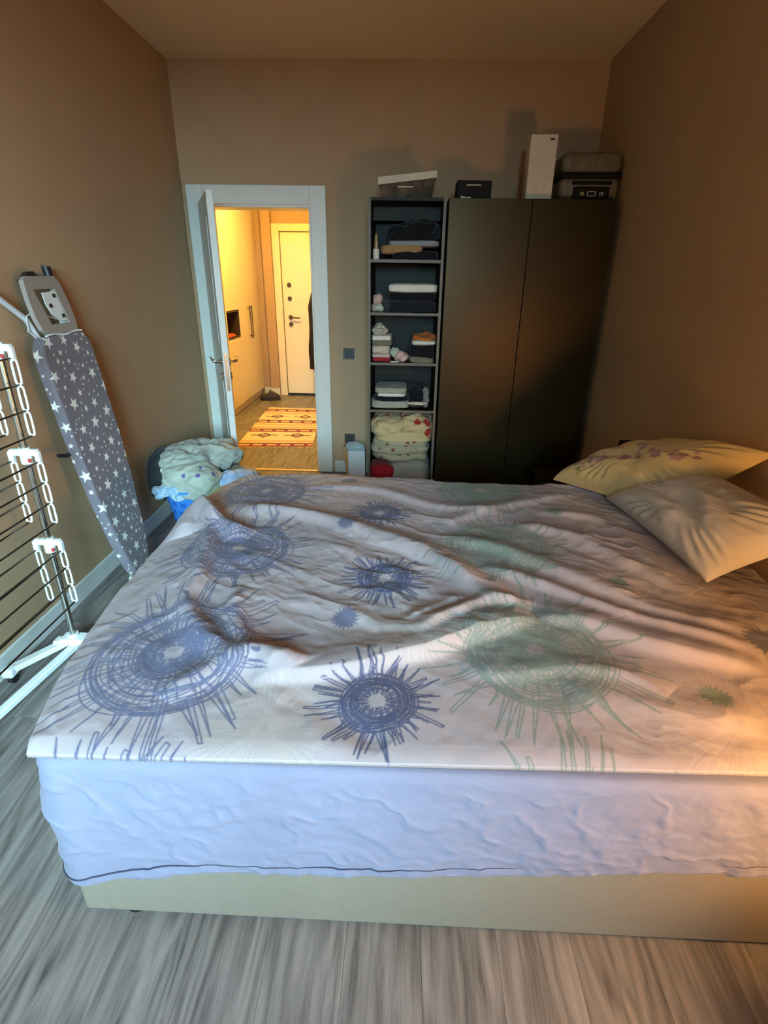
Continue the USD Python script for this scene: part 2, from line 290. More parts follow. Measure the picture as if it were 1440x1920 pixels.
# clog
def shoe(loc, rotz):
    n, m = 28, 24; s = np.linspace(0, 1, n); a = np.linspace(0, 2*np.pi, m)
    wd = .050*np.clip(np.sin(np.pi*np.clip(s*.92+.06, 0, 1))**.55, .05, 1)*(.86+.22*s)
    top = np.interp(s, [0, .08, .3, .42, .5, .62, .8, .93, 1], [.04, .080, .084, .095, .132, .112, .084, .066, .02])
    V = np.zeros((n, m, 3))
    for i in range(n):
        cx, cz = np.cos(a), np.sin(a); V[i, :, 0] = s[i]*.28-.14; V[i, :, 1] = wd[i]*np.sign(cx)*np.abs(cx)**.6; h = top[i]/2
        V[i, :, 2] = h+h*np.sign(cz)*np.abs(cz)**.6
    t = math.radians(rotz); Q = V.reshape(-1, 3)@np.array([[math.cos(t), math.sin(t), 0], [-math.sin(t), math.cos(t), 0], [0, 0, 1]])
    return Q+np.asarray(loc), grid(V)
sh = Thing('clog', 'dark brown rubber clog on the hallway floor by the cabinets', 'shoe', (-1.83, 7.3, 0))
M['clog'] = mat('dark_brown_foam', lin(50, 40, 34), .6, None, (120, .2, .002))
sp = np.array([-1.83, 7.3, 0.])
put(sh, 'upper', wrap(shoe(sp+(0, 0, .008), 12)), M['clog'], True)
put(sh, 'sole', trimesh.Trimesh(shoe(sp, 12)[0]*[1, 1, .22]+[0, 0, 0], shoe(sp, 12)[1], process=False), M['black'], True)
# jacket hanging on the right in the hall
def jacket():
    n, m = 40, 26; z = np.linspace(1.45, .42, n); V = np.zeros((n, m, 3)); a = np.linspace(-np.pi, np.pi, m)
    hw = np.interp(z, [.42, .6, .95, 1.2, 1.38, 1.45], [.20, .215, .19, .20, .15, .05])
    for i in range(n):
        V[i, :, 0] = -1.08+hw[i]*np.sign(np.cos(a))*np.abs(np.cos(a))**.7; V[i, :, 1] = 7.40+.075*np.sin(a)*(1+.2*np.sin(5*a+z[i]*6)); V[i, :, 2] = z[i]
    V[..., 0] += fbm(V, 7, 3, 4)*.03*(np.linspace(0, 1, n)[:, None]); return V.reshape(-1, 3), grid(V)
jk = Thing('jacket', 'dark jacket hanging at the right edge of the hallway', 'jacket', (-1.08, 7.4, .42))
M['jack'] = fab('black_jacket_cloth', (34, 32, 32)); M['lining'] = fab('beige_lining', (196, 170, 120))
put(jk, 'body', wrap(jacket()), M['jack'], True)
put(jk, 'lining_hem', wrap(lump((-1.08, 7.41, .405), (.33, .09, .05), (.4, .8), .006, 12)), M['lining'], True)
ck = Thing('coat_stand', 'dark coat stand pole behind the hallway jacket', 'coat stand', (-1.02, 7.49, 0))
put(ck, 'pole', cyl((-1.02, 7.50, 0), (-1.02, 7.50, 1.6), .014), M['black']); put(ck, 'base', lathe([(0, 0), (.14, 0), (.14, .015), (.02, .04), (0, .04)], (-1.02, 7.50, 0)), M['black'])
put(ck, 'hook', tube([(-1.02, 7.50, 1.5), (-1.04, 7.46, 1.48), (-1.06, 7.42, 1.455), (-1.07, 7.40, 1.475)], .007, 8), M['black'])
# kilim
def rug():
    n, m = 260, 110; v = np.linspace(0, 1, n); u = np.linspace(0, 1, m); U, V = np.meshgrid(u, v)
    P0, P1, P2, P3 = np.array([-1.66, 5.08]), np.array([-.905, 5.14]), np.array([-1.03, 6.80]), np.array([-1.745, 6.83])
    XY = ((1-U)*(1-V))[..., None]*P0+(U*(1-V))[..., None]*P1+(U*V)[..., None]*P2+((1-U)*V)[..., None]*P3
    Z = .006+.003*fbm(np.dstack([XY, XY[..., 0]*0]), 5, 2, 3)
    cream, red, brn, org = lin(218, 196, 160), lin(128, 40, 34), lin(84, 42, 34), lin(206, 150, 108)
    C = np.empty(U.shape+(3,)); C[:] = cream; sm = lambda m_, c_: C.__setitem__(m_, c_)
    for v0 in (.0, .325, .555, .885):       # dark bands with pale lozenges
        b = (V > v0+.0) & (V < v0+.075); sm(b, red); f = np.abs(((U*5.5) % 1)-.5); sm(b & (np.abs(V-v0-.036) < .0125) & (f < .36), lin(244, 196, 140)); sm(b & (np.abs(V-v0-.067) < .009), brn)
    for v0 in (.095, .42, .49, .81):
        b = (V > v0) & (V < v0+.035); sm(b, org); sm(b & ((np.sin(U*60)*np.sin(V*300)) > .3), lin(230, 184, 120))
    for vc in (.245, .735):
        for uc in (.27, .74):
            dd = np.abs(U-uc)/.115+np.abs(V-vc)/.055; sm(dd < 1, brn); sm(dd < .62, cream); sm(dd < .30, red); sm((np.abs(V-vc) < .006) & (np.abs(U-uc) < .19), brn)
    return np.dstack([XY, Z]).reshape(-1, 3), grid(U[..., None].repeat(3, -1))[:, ::-1], C.reshape(-1, 3), (P0, P1, P2, P3)
rv, rf, rc, rp = rug()
rg = Thing('kilim_rug', 'flat woven cream and red kilim rug on the hallway floor', 'rug', (-1.33, 5.95, 0))
put(rg, 'weave', (rv, rf), M['inkrug'], col=rc)
M['fringe'] = fab('cream_fringe', (222, 196, 150))
fr = []
for A, B, s in ((rp[0], rp[1], -1), (rp[3], rp[2], 1)):
    for t in np.linspace(.01, .99, 46):
        p = A+(B-A)*t; q = p+np.array([RNG.normal(0, .008), s*RNG.uniform(.03, .055)]); fr.append(tube([(*p, .006), (*((p+q)/2+RNG.normal(0, .004, 2)), .005), (*q, .003)], .003, 5))
fp = put(rg, 'fringe', cat(fr), M['fringe']); tag(stage.GetPrimAtPath(fp[0]), kind='stuff')
# hall ceiling lamp
hl = Thing('ceiling_lamp', 'round opal ceiling lamp in the hallway above the rug', 'lamp', (-1.25, 6.0, ZC))
put(hl, 'base', lathe([(0, 0), (.17, 0), (.17, -.03), (0, -.03)][::-1], (-1.25, 6.0, ZC)), M['white'])
put(hl, 'diffuser', lathe([(0, -.11), (.08, -.10), (.14, -.07), (.155, -.03), (0, -.03)], (-1.25, 6.0, ZC)), glow('hall_lamp_glow', CEIL_COL, HALL_E), True)

# ------------------------------------------------------------------ wall switch, socket, paper bag
M['anth'] = mat('anthracite_plastic', lin(58, 56, 54), .4)
for n_, z, lab in (('light_switch', 1.0, 'dark square light switch on the back wall beside the doorway'), ('wall_socket', .30, 'dark wall socket low on the back wall behind the paper bag')):
    t = Thing(n_, lab, 'switch' if 'switch' in n_ else 'socket', (-.452, YB, z)); put(t, 'plate', box(-.495, -.409, YB-.010, YB, z-.042, z+.042, .003), M['anth'], False)
    if 'switch' in n_: put(t, 'rocker', box(-.480, -.424, YB-.015, YB-.010, z-.028, z+.028, .002), M['black'], False)
    else: put(t, 'outlet', cat([xf(lathe([(.014, 0), (.022, 0), (.022, .006), (.014, .006)], n=24), (-.452, YB-.010, z), ((1, 0, 0), 90))]), M['black'])
bg = Thing('paper_bag', 'white paper carrier bag on the floor beside the shelf unit', 'bag', (-.40, 4.27, 0))
M['paper'] = mat('white_paper', lin(214, 216, 218), .7, None, (14, .3, .006)); M['kraft'] = mat('kraft_inner', lin(180, 152, 116), .8)
bx0, bx1, by0, by1 = -.50, -.31, 4.22, 4.34
put(bg, 'front', box(bx0+.055, bx1, by0, by0+.002, 0, .255), M['paper'], False); put(bg, 'back', box(bx0+.02, bx1, by1, by1+.002, 0, .27), M['kraft'], False)
put(bg, 'side', (np.array([[bx0+.055, by0, 0], [bx0+.055, by0, .255], [bx0+.0, (by0+by1)/2, .29], [bx0+.035, (by0+by1)/2, 0], [bx0+.02, by1, .27], [bx0+.02, by1, 0]]), np.array([[0, 1, 2], [0, 2, 3], [3, 2, 4], [3, 4, 5]])), M['kraft'], False)
put(bg, 'side', box(bx1, bx1+.002, by0, by1, 0, .258), M['paper'], False); put(bg, 'bottom', box(bx0+.05, bx1, by0, by1, 0, .003), M['paper'], False)
M['clear'] = usdkit.material(stage, L+'clear_film', {'t': ('transparent_bsdf', dict(color=(.9, .95, .97))), 's': ('principled_bsdf', dict(base_color=lin(205, 225, 230), roughness=.25)), 'm': ('mix_closure', dict(fac=.45))}, [('t.BSDF', 'm.closure1'), ('s.BSDF', 'm.closure2')], surface='m.closure')
solo('plastic_wrap', wrap(lump((-.395, 4.28, .245), (.16, .10, .13), (.6, .6), .02, 12, seed=3)), M['clear'], 'crumpled clear plastic film sticking out of the white paper bag', 'plastic film', smooth=True)

# ------------------------------------------------------------------ shelf unit and wardrobe
SX0, SX1, SY, SD, WT = -.253, .226, 3.745, .56, 2.01
su = Thing('shelf_unit', 'dark open shelf unit full of folded clothes left of the wardrobe', 'shelf unit', ((SX0+SX1)/2, SY, 0))
def panel(name, *b): put(su, name, box(*b, .001), M['dark'], False)
panel('side_panel', SX0, SX0+.018, SY, SY+SD, 0, WT); panel('side_panel', SX1-.018, SX1, SY, SY+SD, 0, WT)
panel('top_panel', SX0+.018, SX1-.018, SY, SY+SD, WT-.018, WT); panel('back_panel', SX0+.018, SX1-.018, SY+SD-.006, SY+SD, .0, WT-.018)
SHZ = [.12, .708, 1.032, 1.352, 1.668]
for z in SHZ: put(su, 'shelf', box(SX0+.018, SX1-.018, SY+.006, SY+SD-.006, z-.018, z, .001), M['dark'], False)
for z in SHZ: put(su, 'shelf_edging', box(SX0+.018, SX1-.018, SY+.003, SY+.006, z-.018, z), M['edge'], False)
for a in (SX0, SX1-.018): put(su, 'side_edging', box(a, a+.018, SY-.003, SY, 0, WT), M['edge'], False)
put(su, 'rail', box(SX0+.018, SX1-.018, SY+.30, SY+.316, WT-.10, WT-.018), M['dark'], False)
VX0, VX1 = .240, 1.246
wd = Thing('wardrobe', 'dark two door wardrobe against the back wall', 'wardrobe', ((VX0+VX1)/2, SY, 0))
put(wd, 'body', cat([box(VX0, VX1, SY+.006, SY+SD, 0, WT)]), M['dark'], False)
for a, b in ((VX0+.001, .7385), (.7425, VX1-.001)): put(wd, 'door', box(a, b, SY-.016, SY+.004, .05, WT-.003, .0015), M['darkdoor'], False)
# --- things on top
M['card'] = mat('white_card', lin(200, 190, 168), .6, (6, .12)); M['print'] = mat('dark_printed_card', lin(52, 38, 26), .6, (9, .3), c2=lin(104, 84, 60), spec=.2)
M['bx'] = mat('black_card', lin(24, 17, 14), .6, spec=.15); M['ltext'] = mat('pale_lettering', lin(190, 176, 150), .5)
bo = Thing('carton', 'open printed carton with white lid on top of the shelf unit', 'box', (-.015, 3.95, WT))
bv = np.array([[-.165, 3.86, WT+.001], [.135, 3.86, WT+.001], [.135, 4.1, WT+.001], [-.165, 4.1, WT+.001], [-.186, 3.85, WT+.085], [.158, 3.85, WT+.115], [.15, 4.11, WT+.115], [-.18, 4.11, WT+.085]])
bf = np.array([[0, 2, 1], [0, 3, 2], [4, 5, 6], [4, 6, 7], [0, 1, 5], [0, 5, 4], [1, 2, 6], [1, 6, 5], [2, 3, 7], [2, 7, 6], [3, 0, 4], [3, 4, 7]])
put(bo, 'body', (bv, bf), M['print'], False)
lv = np.array([[-.196, 3.838, WT+.078], [.163, 3.838, WT+.118], [.16, 4.12, WT+.118], [-.19, 4.12, WT+.078], [-.196, 3.836, WT+.118], [.163, 3.836, WT+.155], [.16, 4.12, WT+.155], [-.19, 4.12, WT+.118]])
put(bo, 'lid', (lv, bf), M['card'], False)
put(bo, 'label_print', box(-.075, .02, 3.848, 3.851, WT+.066, WT+.072), M['ltext'], False)
b2 = Thing('small_box', 'small black box with a pale picture on top of the wardrobe', 'box', (.40, 3.92, WT))
put(b2, 'body', box(.292, .505, 3.86, 4.02, WT, WT+.108, .003), M['bx'], False)
put(b2, 'title_print', box(.350, .440, 3.8585, 3.86, WT+.080, WT+.086), M['ltext'], False)
put(b2, 'picture_print', (np.array([[.315, 3.8585, WT+.002], [.392, 3.8585, WT+.002], [.375, 3.8585, WT+.022], [.352, 3.8585, WT+.018], [.32, 3.8585, WT+.026]]), np.array([[0, 1, 2], [0, 2, 3], [0, 3, 4]])), M['ltext'], False)
b3 = Thing('tall_box', 'tall narrow white box standing on the wardrobe beside the suitcase', 'box', (.79, 3.9, WT))
put(b3, 'body', xf(box(.716, .875, 3.84, 4.02, WT, WT+.345, .004), (0, 0, 0), ((0, 0, 1), -3), (.79, 3.9, 0)), M['card'], False)
put(b3, 'tape', xf(box(.83, .855, 3.837, 3.84, WT+.315, WT+.322), (0, 0, 0), ((0, 0, 1), -3), (.79, 3.9, 0)), M['bx'], False)
# suitcase lying flat, end towards the viewer
sc = Thing('suitcase', 'grey ribbed hard shell suitcase lying on the wardrobe in the corner', 'suitcase', (1.08, 3.95, WT))
M['shell'] = mat('grey_polycarbonate', lin(106, 97, 80), .4, (30, .08), spec=.3); q0, q1 = .915, 1.275
put(sc, 'lower_shell', rbox(q0, q1, 3.83, 4.38, WT+.004, WT+.128, .035), M['shell'])
put(sc, 'upper_shell', rbox(q0, q1, 3.83, 4.38, WT+.142, WT+.262, .045), M['shell'])
put(sc, 'zip_band', rbox(q0-.004, q1+.004, 3.824, 4.384, WT+.118, WT+.152, .014), M['bx'])
for gx in (.985, 1.085, 1.19):
    for dx in (-.022, -.007, .008, .023): put(sc, 'rib', tube([(gx+dx, 3.828, WT+.175), (gx+dx, 3.831, WT+.225), (gx+dx, 3.846, WT+.252), (gx+dx, 3.90, WT+.264), (gx+dx, 4.3, WT+.264)], .0045, 6), M['shell'])
hpn = put(sc, 'handle_panel', cat([rbox(.995, 1.215, 3.815, 3.84, WT+.004, WT+.076, .012), box(.985, 1.225, 3.822, 3.835, WT+.086, WT+.106, .004)]), M['bx'])
M['chr2'] = mat('pale_metal_badge', lin(205, 198, 180), .3, metal=.6)
put(sc, 'badge', tube([(1.105+.024*np.sign(np.cos(a))*abs(np.cos(a))**.4, 3.813, WT+.036+.012*np.sign(np.sin(a))*abs(np.sin(a))**.4) for a in np.linspace(0, 2*np.pi, 25)], .003, 6, False), M['chr2'])
for sx in (-1, 1): put(sc, 'latch', cat([box(1.105+sx*.058-.010+k*.009, 1.105+sx*.058-.006+k*.009, 3.812, 3.816, WT+.026, WT+.046) for k in range(3)]), M['chr2'], False)

# ------------------------------------------------------------------ folded clothes on the shelves
K = dict(black=fab('black_cotton', (26, 26, 30)), navy=fab('navy_knit', (32, 34, 42)), white=fab('white_cotton', (222, 214, 200)), offw=fab('cream_towel', (206, 194, 176), (170, 156, 138), 60), greyblue=fab('grey_blue_jersey', (140, 144, 148)),
         tan=fab('tan_cotton', (158, 124, 84)), pink=fab('dusty_pink_cotton', (204, 168, 160)), mint=fab('pale_green_cotton', (178, 190, 168)), charcoal=fab('charcoal_wool', (58, 60, 64)), red=fab('red_cloth', (160, 44, 48)),
         olive=fab('olive_grey_cotton', (120, 112, 92)), orange=fab('rust_orange_cotton', (188, 104, 48)), greige=fab('greige_cotton', (164, 154, 138)), grey=fab('mid_grey_cotton', (120, 116, 110)), bordo=fab('bright_red_nylon', (172, 34, 44)))
S5, S4, S3, S2, S1 = SHZ
fy = SY+.03
def cloth(name, label, c, m, x0, x1, z0, z1, depth=.26, y0=fy, **k):
    a = dict(e=(.35, .3), amp=.006, freq=9); a.update(k)
    return solo(name, wrap(lump(((x0+x1)/2, y0+depth/2, (z0+z1)/2), (x1-x0, depth, z1-z0), **a)), m, label, c, smooth=True)
# top compartment
bt = Thing('spray_bottle', 'slim bottle with white base at the left of the top shelf', 'bottle', (-.205, SY+.07, S1))
put(bt, 'body', lathe([(0, 0), (.019, 0), (.021, .004), (.021, .055), (.018, .062), (0, .062)], (-.205, SY+.07, S1)), K['white']); put(bt, 'neck', lathe([(0, .062), (.014, .062), (.013, .10), (.010, .135), (.006, .15), (0, .15)], (-.205, SY+.07, S1)), mat('amber_plastic', lin(150, 120, 76), .25))
cloth('folded_trousers', 'black folded trousers at the bottom right of the top shelf', 'trousers', K['black'], -.10, .195, S1, S1+.055, seed=1)
cloth('tan_shirt', 'tan shirt laid over black trousers on the top shelf', 'shirt', K['tan'], -.175, .09, S1+.034, S1+.085, seed=2, amp=.016, freq=8)
cloth('jersey_top', 'grey blue folded top between tan shirt and dark pile on the top shelf', 'top', K['greyblue'], -.125, .195, S1+.078, S1+.112, seed=3, amp=.008)
solo('dark_clothes', wrap(lump((.035, fy+.14, S1+.160), (.30, .25, .12), (.7, .5), .05, 7, seed=8, n=(60, 80))), K['black'], 'rumpled black clothes heaped highest on the top shelf', 'clothes', smooth=True)
# second
cloth('dark_jumpers', 'navy jumpers folded under the white garment on the second shelf', 'jumper', K['navy'], -.12, .195, S2, S2+.072, seed=4, layers=2)
cloth('black_jumper', 'black jumper directly under the white garment on the second shelf', 'jumper', K['black'], -.12, .190, S2+.068, S2+.128, seed=24, layers=2)
cloth('white_garment', 'white folded garment topping the dark pile on the second shelf', 'garment', K['white'], -.122, .198, S2+.122, S2+.176, seed=5, amp=.007)
for nm, lb, m_, cx, cz, s_, sd in (('rolled_socks', 'pair of pink rolled socks at the left of the second shelf', 'pink', -.192, S2+.078, (.06, .08, .07), 1), ('rolled_socks', 'pale green rolled socks on the second shelf floor', 'mint', -.178, S2+.025, (.085, .08, .048), 2), ('rolled_socks', 'charcoal rolled socks beside the pink socks on the second shelf', 'charcoal', -.135, S2+.042, (.07, .09, .085), 3), ('rolled_socks', 'small beige rolled socks tucked at the second shelf edge', 'greige', -.212, S2+.026, (.04, .07, .05), 4)):
    solo(nm, wrap(lump((cx, fy+.05, cz), s_, (.9, .9), .010, 22, seed=sd)), K[m_], lb, 'socks', smooth=True, group=None)
# third
z = S3
for nm, lb, m_, h, wx, kw in (('folded_towel', 'red folded towel at the bottom of the third shelf pile', 'red', .026, .128, {}), ('folded_towel', 'pink folded towel just above the red towel on the third shelf', 'pink', .024, .125, {}), ('folded_towel', 'thick cream towel in the middle of the third shelf pile', 'offw', .056, .122, dict(layers=2, lamp=.004)), ('folded_shirt', 'olive folded shirt above the cream towel on the third shelf', 'olive', .034, .135, dict(layers=2, lamp=.004)), ('folded_shirt', 'white folded shirt near the top of the third shelf pile', 'white', .028, .128, dict(amp=.012))):
    cloth(nm, lb, 'towel' if 'towel' in nm else 'shirt', K[m_], -.228, -.228+wx, z, z+h+.004, seed=int(z*100), depth=.22, **kw); z += h
solo('crumpled_top', wrap(lump((-.180, fy+.09, z+.032), (.095, .13, .070), (1.5, 1.2), .030, 12, seed=12, n=(50, 60))), K['offw'], 'crumpled cream top thrown on the third shelf pile', 'top', smooth=True)
solo('sock_ball', wrap(lump((-.070, fy+.045, S3+.062), (.064, .064, .066), (1, 1), .008, 30, seed=13, layers=5, lamp=.003)), K['mint'], 'round pale green sock ball in the middle of the third shelf', 'socks', smooth=True)
solo('pink_socks', wrap(lump((-.028, fy+.04, S3+.038), (.09, .09, .068), (.9, .9), .018, 14, seed=14, rot=25)), K['pink'], 'pink bundled socks right of the green sock ball', 'socks', smooth=True)
cloth('black_garments', 'black clothes pile at the right of the third shelf', 'clothes', K['black'], .03, .195, S3+.02, S3+.118, seed=15, depth=.24, amp=.012)
cloth('grey_scarf', 'grey green scarf spread under the black pile on the third shelf', 'scarf', K['olive'], .03, .19, S3, S3+.036, seed=16, depth=.16, y0=SY+.012, amp=.016)
def ribbon(x0, x1, zc, th, y, dep, sd):
    return wrap(lump(((x0+x1)/2, y+dep/2, zc), (x1-x0, dep, th), (.5, .4), .012, 9, seed=sd, n=(30, 60)))
solo('white_vest', ribbon(.045, .205, S3+.128, .030, fy-.01, .22, 17), K['white'], 'white vest on the black pile under the orange shirt on the third shelf', 'vest', smooth=True)
solo('orange_shirt', wrap(lump((.125, fy+.11, S3+.155), (.145, .20, .050), (.8, .6), .026, 11, seed=18, n=(50, 70))), K['orange'], 'crumpled rust orange shirt at the top right of the third shelf', 'shirt', smooth=True)
solo('comb', cat([box(-.10, -.045, SY+.02, SY+.03, S3, S3+.008, .001)]+[box(-.10+k*.005, -.098+k*.005, SY+.012, SY+.02, S3+.001, S3+.006) for k in range(11)]), K['white'], 'small pale comb at the front edge of the third shelf', 'comb', smooth=False)
# fourth
cloth('greige_jumper', 'greige jumper at the bottom left of the fourth shelf', 'jumper', K['greige'], -.228, .035, S4, S4+.060, seed=20, layers=2, lamp=.008)
cloth('black_shirt', 'black shirt between greige jumper and white shirts on the fourth shelf', 'shirt', K['black'], -.215, .03, S4+.055, S4+.092, seed=21, amp=.014)
cloth('white_shirt', 'white folded shirt under the beige top on the fourth shelf', 'shirt', K['white'], -.190, .012, S4+.086, S4+.112, seed=22, layers=2, lamp=.005)
cloth('beige_top', 'beige folded top crowning the left pile of the fourth shelf', 'top', K['greige'], -.205, .018, S4+.108, S4+.150, seed=23, amp=.010)
solo('black_heap', wrap(lump((.105, fy+.13, S4+.075), (.17, .24, .14), (.9, .7), .035, 8, seed=25, n=(50, 60))), K['black'], 'black clothes heap at the right of the fourth shelf', 'clothes', smooth=True)
solo('grey_sleeve', wrap(lump((.150, fy+.02, S4+.085), (.045, .05, .13), (.9, .9), .02, 12, seed=26)), K['grey'], 'grey garment sleeve hanging over the black heap on the fourth shelf', 'garment', smooth=True)
solo('white_cuff', wrap(lump((.095, SY+.028, S4+.045), (.14, .025, .022), (.8, .8), .006, 20, seed=27)), K['offw'], 'thin cream cloth strip along the front of the black heap', 'cloth', smooth=True)
# bottom compartment: quilts
def floral(name, c, c2, sc=9., thr=.30, c3=None):
    N = {'g': ('texture_coordinate', {}), 'v': ('voronoi_texture', dict(scale=sc)), 'n': ('noise_texture', dict(scale=sc*3.2, detail=2)), 'mx': ('math', dict(math_type='multiply_add', value2=.35)), 'r': ('rgb_ramp', dict(ramp=[(thr*.25, c3 or lin(230, 190, 150)), (thr*.40, c2), (thr, c2), (thr+.03, c)])),
         'sep': ('separate_color', {}), 'gt': ('math', dict(math_type='greater_than', value2=.45)), 'mc': ('mix_color', dict(a=c)), 'p': ('principled_bsdf', dict(roughness=.9, specular_ior_level=.15, sheen_weight=.1)), 'bn': ('noise_texture', dict(scale=500.)), 'bu': ('bump', dict(strength=.3, distance=.001))}
    return usdkit.material(stage, L+name, N, [('g.object', 'v.vector'), ('g.object', 'n.vector'), ('n.fac', 'mx.value1'), ('v.distance', 'mx.value3'), ('mx.value', 'r.fac'), ('v.color', 'sep.color'), ('sep.r', 'gt.value1'), ('gt.value', 'mc.fac'), ('r.color', 'mc.b'), ('mc.result', 'p.base_color'), ('g.object', 'bn.vector'), ('bn.fac', 'bu.height'), ('bu.normal', 'p.normal')], surface='p.BSDF')
M['quiltfl'] = floral('cream_red_flower_print', lin(192, 166, 122), lin(170, 46, 38), 10., .50); M['quiltfl2'] = floral('grey_cream_flower_print', lin(168, 150, 122), lin(132, 84, 68), 20., .44)
zq = S5
solo('red_bag', wrap(lump((-.145, fy+.13, zq+.09), (.19, .26, .13), (.5, .4), .012, 8, seed=30)), K['bordo'], 'bright red bag at the bottom left of the shelf unit', 'bag', smooth=True)
solo('grey_blanket', wrap(lump((.05, fy+.15, zq+.10), (.30, .28, .20), (.5, .4), .02, 6, seed=31)), K['greige'], 'grey folded blanket beside the red bag under the quilts', 'blanket', smooth=True)
solo('folded_quilt', wrap(lump((-.02, fy+.17, zq+.275), (.40, .36, .19), (.6, .45), .030, 7, layers=3, lamp=.022, seed=33, n=(80, 100))), M['quiltfl2'], 'grey cream patterned quilt under the red flowered quilt', 'quilt', smooth=True)
def twofold():
    a = lump((-.11, fy+.17, zq+.440), (.25, .36, .15), (.75, .7), .030, 9, seed=34, n=(60, 70)); b = lump((.095, fy+.18, zq+.450), (.23, .36, .17), (.75, .7), .030, 9, seed=35, n=(60, 70)); c_ = lump((.0, fy+.17, zq+.385), (.41, .35, .10), (.5, .5), .02, 8, seed=36, n=(50, 70), layers=2, lamp=.012)
    return cat([wrap(a), wrap(b), wrap(c_)])
solo('flowered_quilt', twofold(), M['quiltfl'], 'cream quilt with red flowers folded at the top of the bottom shelf', 'quilt', smooth=True)

# ------------------------------------------------------------------ drying rack
RX, RY = -1.432, 1.90
dr = Thing('drying_rack', 'folded white and steel tower drying rack at the left edge', 'drying rack', (RX, RY, 0))
RY2 = 1.22
for y in (RY, RY2): put(dr, 'pole', cyl((RX, y, .07), (RX, y, 1.62), .0125, 16), M['steel'])
M['redclip'] = mat('red_clip', lin(170, 50, 50), .4)
LINK = {.555: .083, .935: .086, 1.318: .094}
def ring(c, w, h, r=.0042):
    a = np.linspace(0, 2*np.pi, 21)[:-1]; a = np.append(a, a[0])
    return tube([(c[0]+w/2*np.sign(round(math.cos(t), 6))*abs(math.cos(t))**.45, c[1], c[2]+h/2*np.sign(round(math.sin(t), 6))*abs(math.sin(t))**.45) for t in a], r, 7, False)
for zt, lk in LINK.items():
    for y, s in ((RY, 1), (RY2, -1)):
        br = put(dr, 'bracket', cat([rbox(RX-.058, RX+.050, y-.012, y+.014, zt-.012, zt+.014, .006), tube([(RX, y, zt-.042), (RX, y, zt+.020)], .021, 16), rbox(RX-.066, RX-.046, y-.012, y+.012, zt-.045, zt+.006, .006), rbox(RX+.038, RX+.056, y-.012, y+.012, zt-.045, zt+.006, .006)]), M['plast'])
        put(br, 'clip', rbox(RX+.018, RX+.030, y-.020*s-.003, y-.020*s+.003, zt-.034, zt-.018, .0028, 8), M['redclip'])
        for sx in (-.056, .047):
            for i in range(3):
                put(dr, 'link', ring((RX+sx, y, zt-.036-lk*(i+.5)), .022, lk*.93), M['plast'])
    for sx in (-.056, .047):
        for i in range(4): put(dr, 'rod', cyl((RX+sx, RY2, zt-.034-lk*i), (RX+sx, RY+.004, zt-.034-lk*i), .0036, 8), M['wire'])
for y, s in ((RY, 1), (RY2, -1)):
    put(dr, 'foot_bracket', cat([rbox(RX-.05, RX+.062, y-.035, y+.03, .062, .092, .008), tube([(RX, y, .06), (RX, y, .105)], .022, 16), rbox(RX-.075, RX-.045, y-.04, y+.005, .05, .085, .006)]), M['plast'])
def bar(p, q, w, h):
    p, q = np.array(p, float), np.array(q, float); d_ = q-p; l = np.linalg.norm(d_[:2]); t = math.atan2(d_[1], d_[0])
    return xf(xf(box(0, l, -w/2, w/2, -h/2, h/2, .004), (0, 0, 0), ((0, 0, 1), math.degrees(t))), p)
put(dr, 'base_rail', bar((RX+.012, RY, .052), (RX-.075, RY2, .052), .034, .026), M['plast'])
put(dr, 'foot', bar((RX-.03, RY, .062), (-1.588, 1.70, .056), .040, .026), M['plast'])
put(dr, 'foot_cap', rbox(-1.612, -1.565, 1.672, 1.72, .036, .078, .010), M['plast'])
for p in ((-1.585, 1.70), (RX+.02, RY+.005), (RX-.07, RY2)):
    put(dr, 'caster', cyl((p[0]-.010, p[1], .022), (p[0]+.010, p[1], .022), .022, 18), M['black'])
put(dr, 'foot', bar((RX-.075, RY2, .062), (-1.588, 1.42, .056), .040, .026), M['plast'])

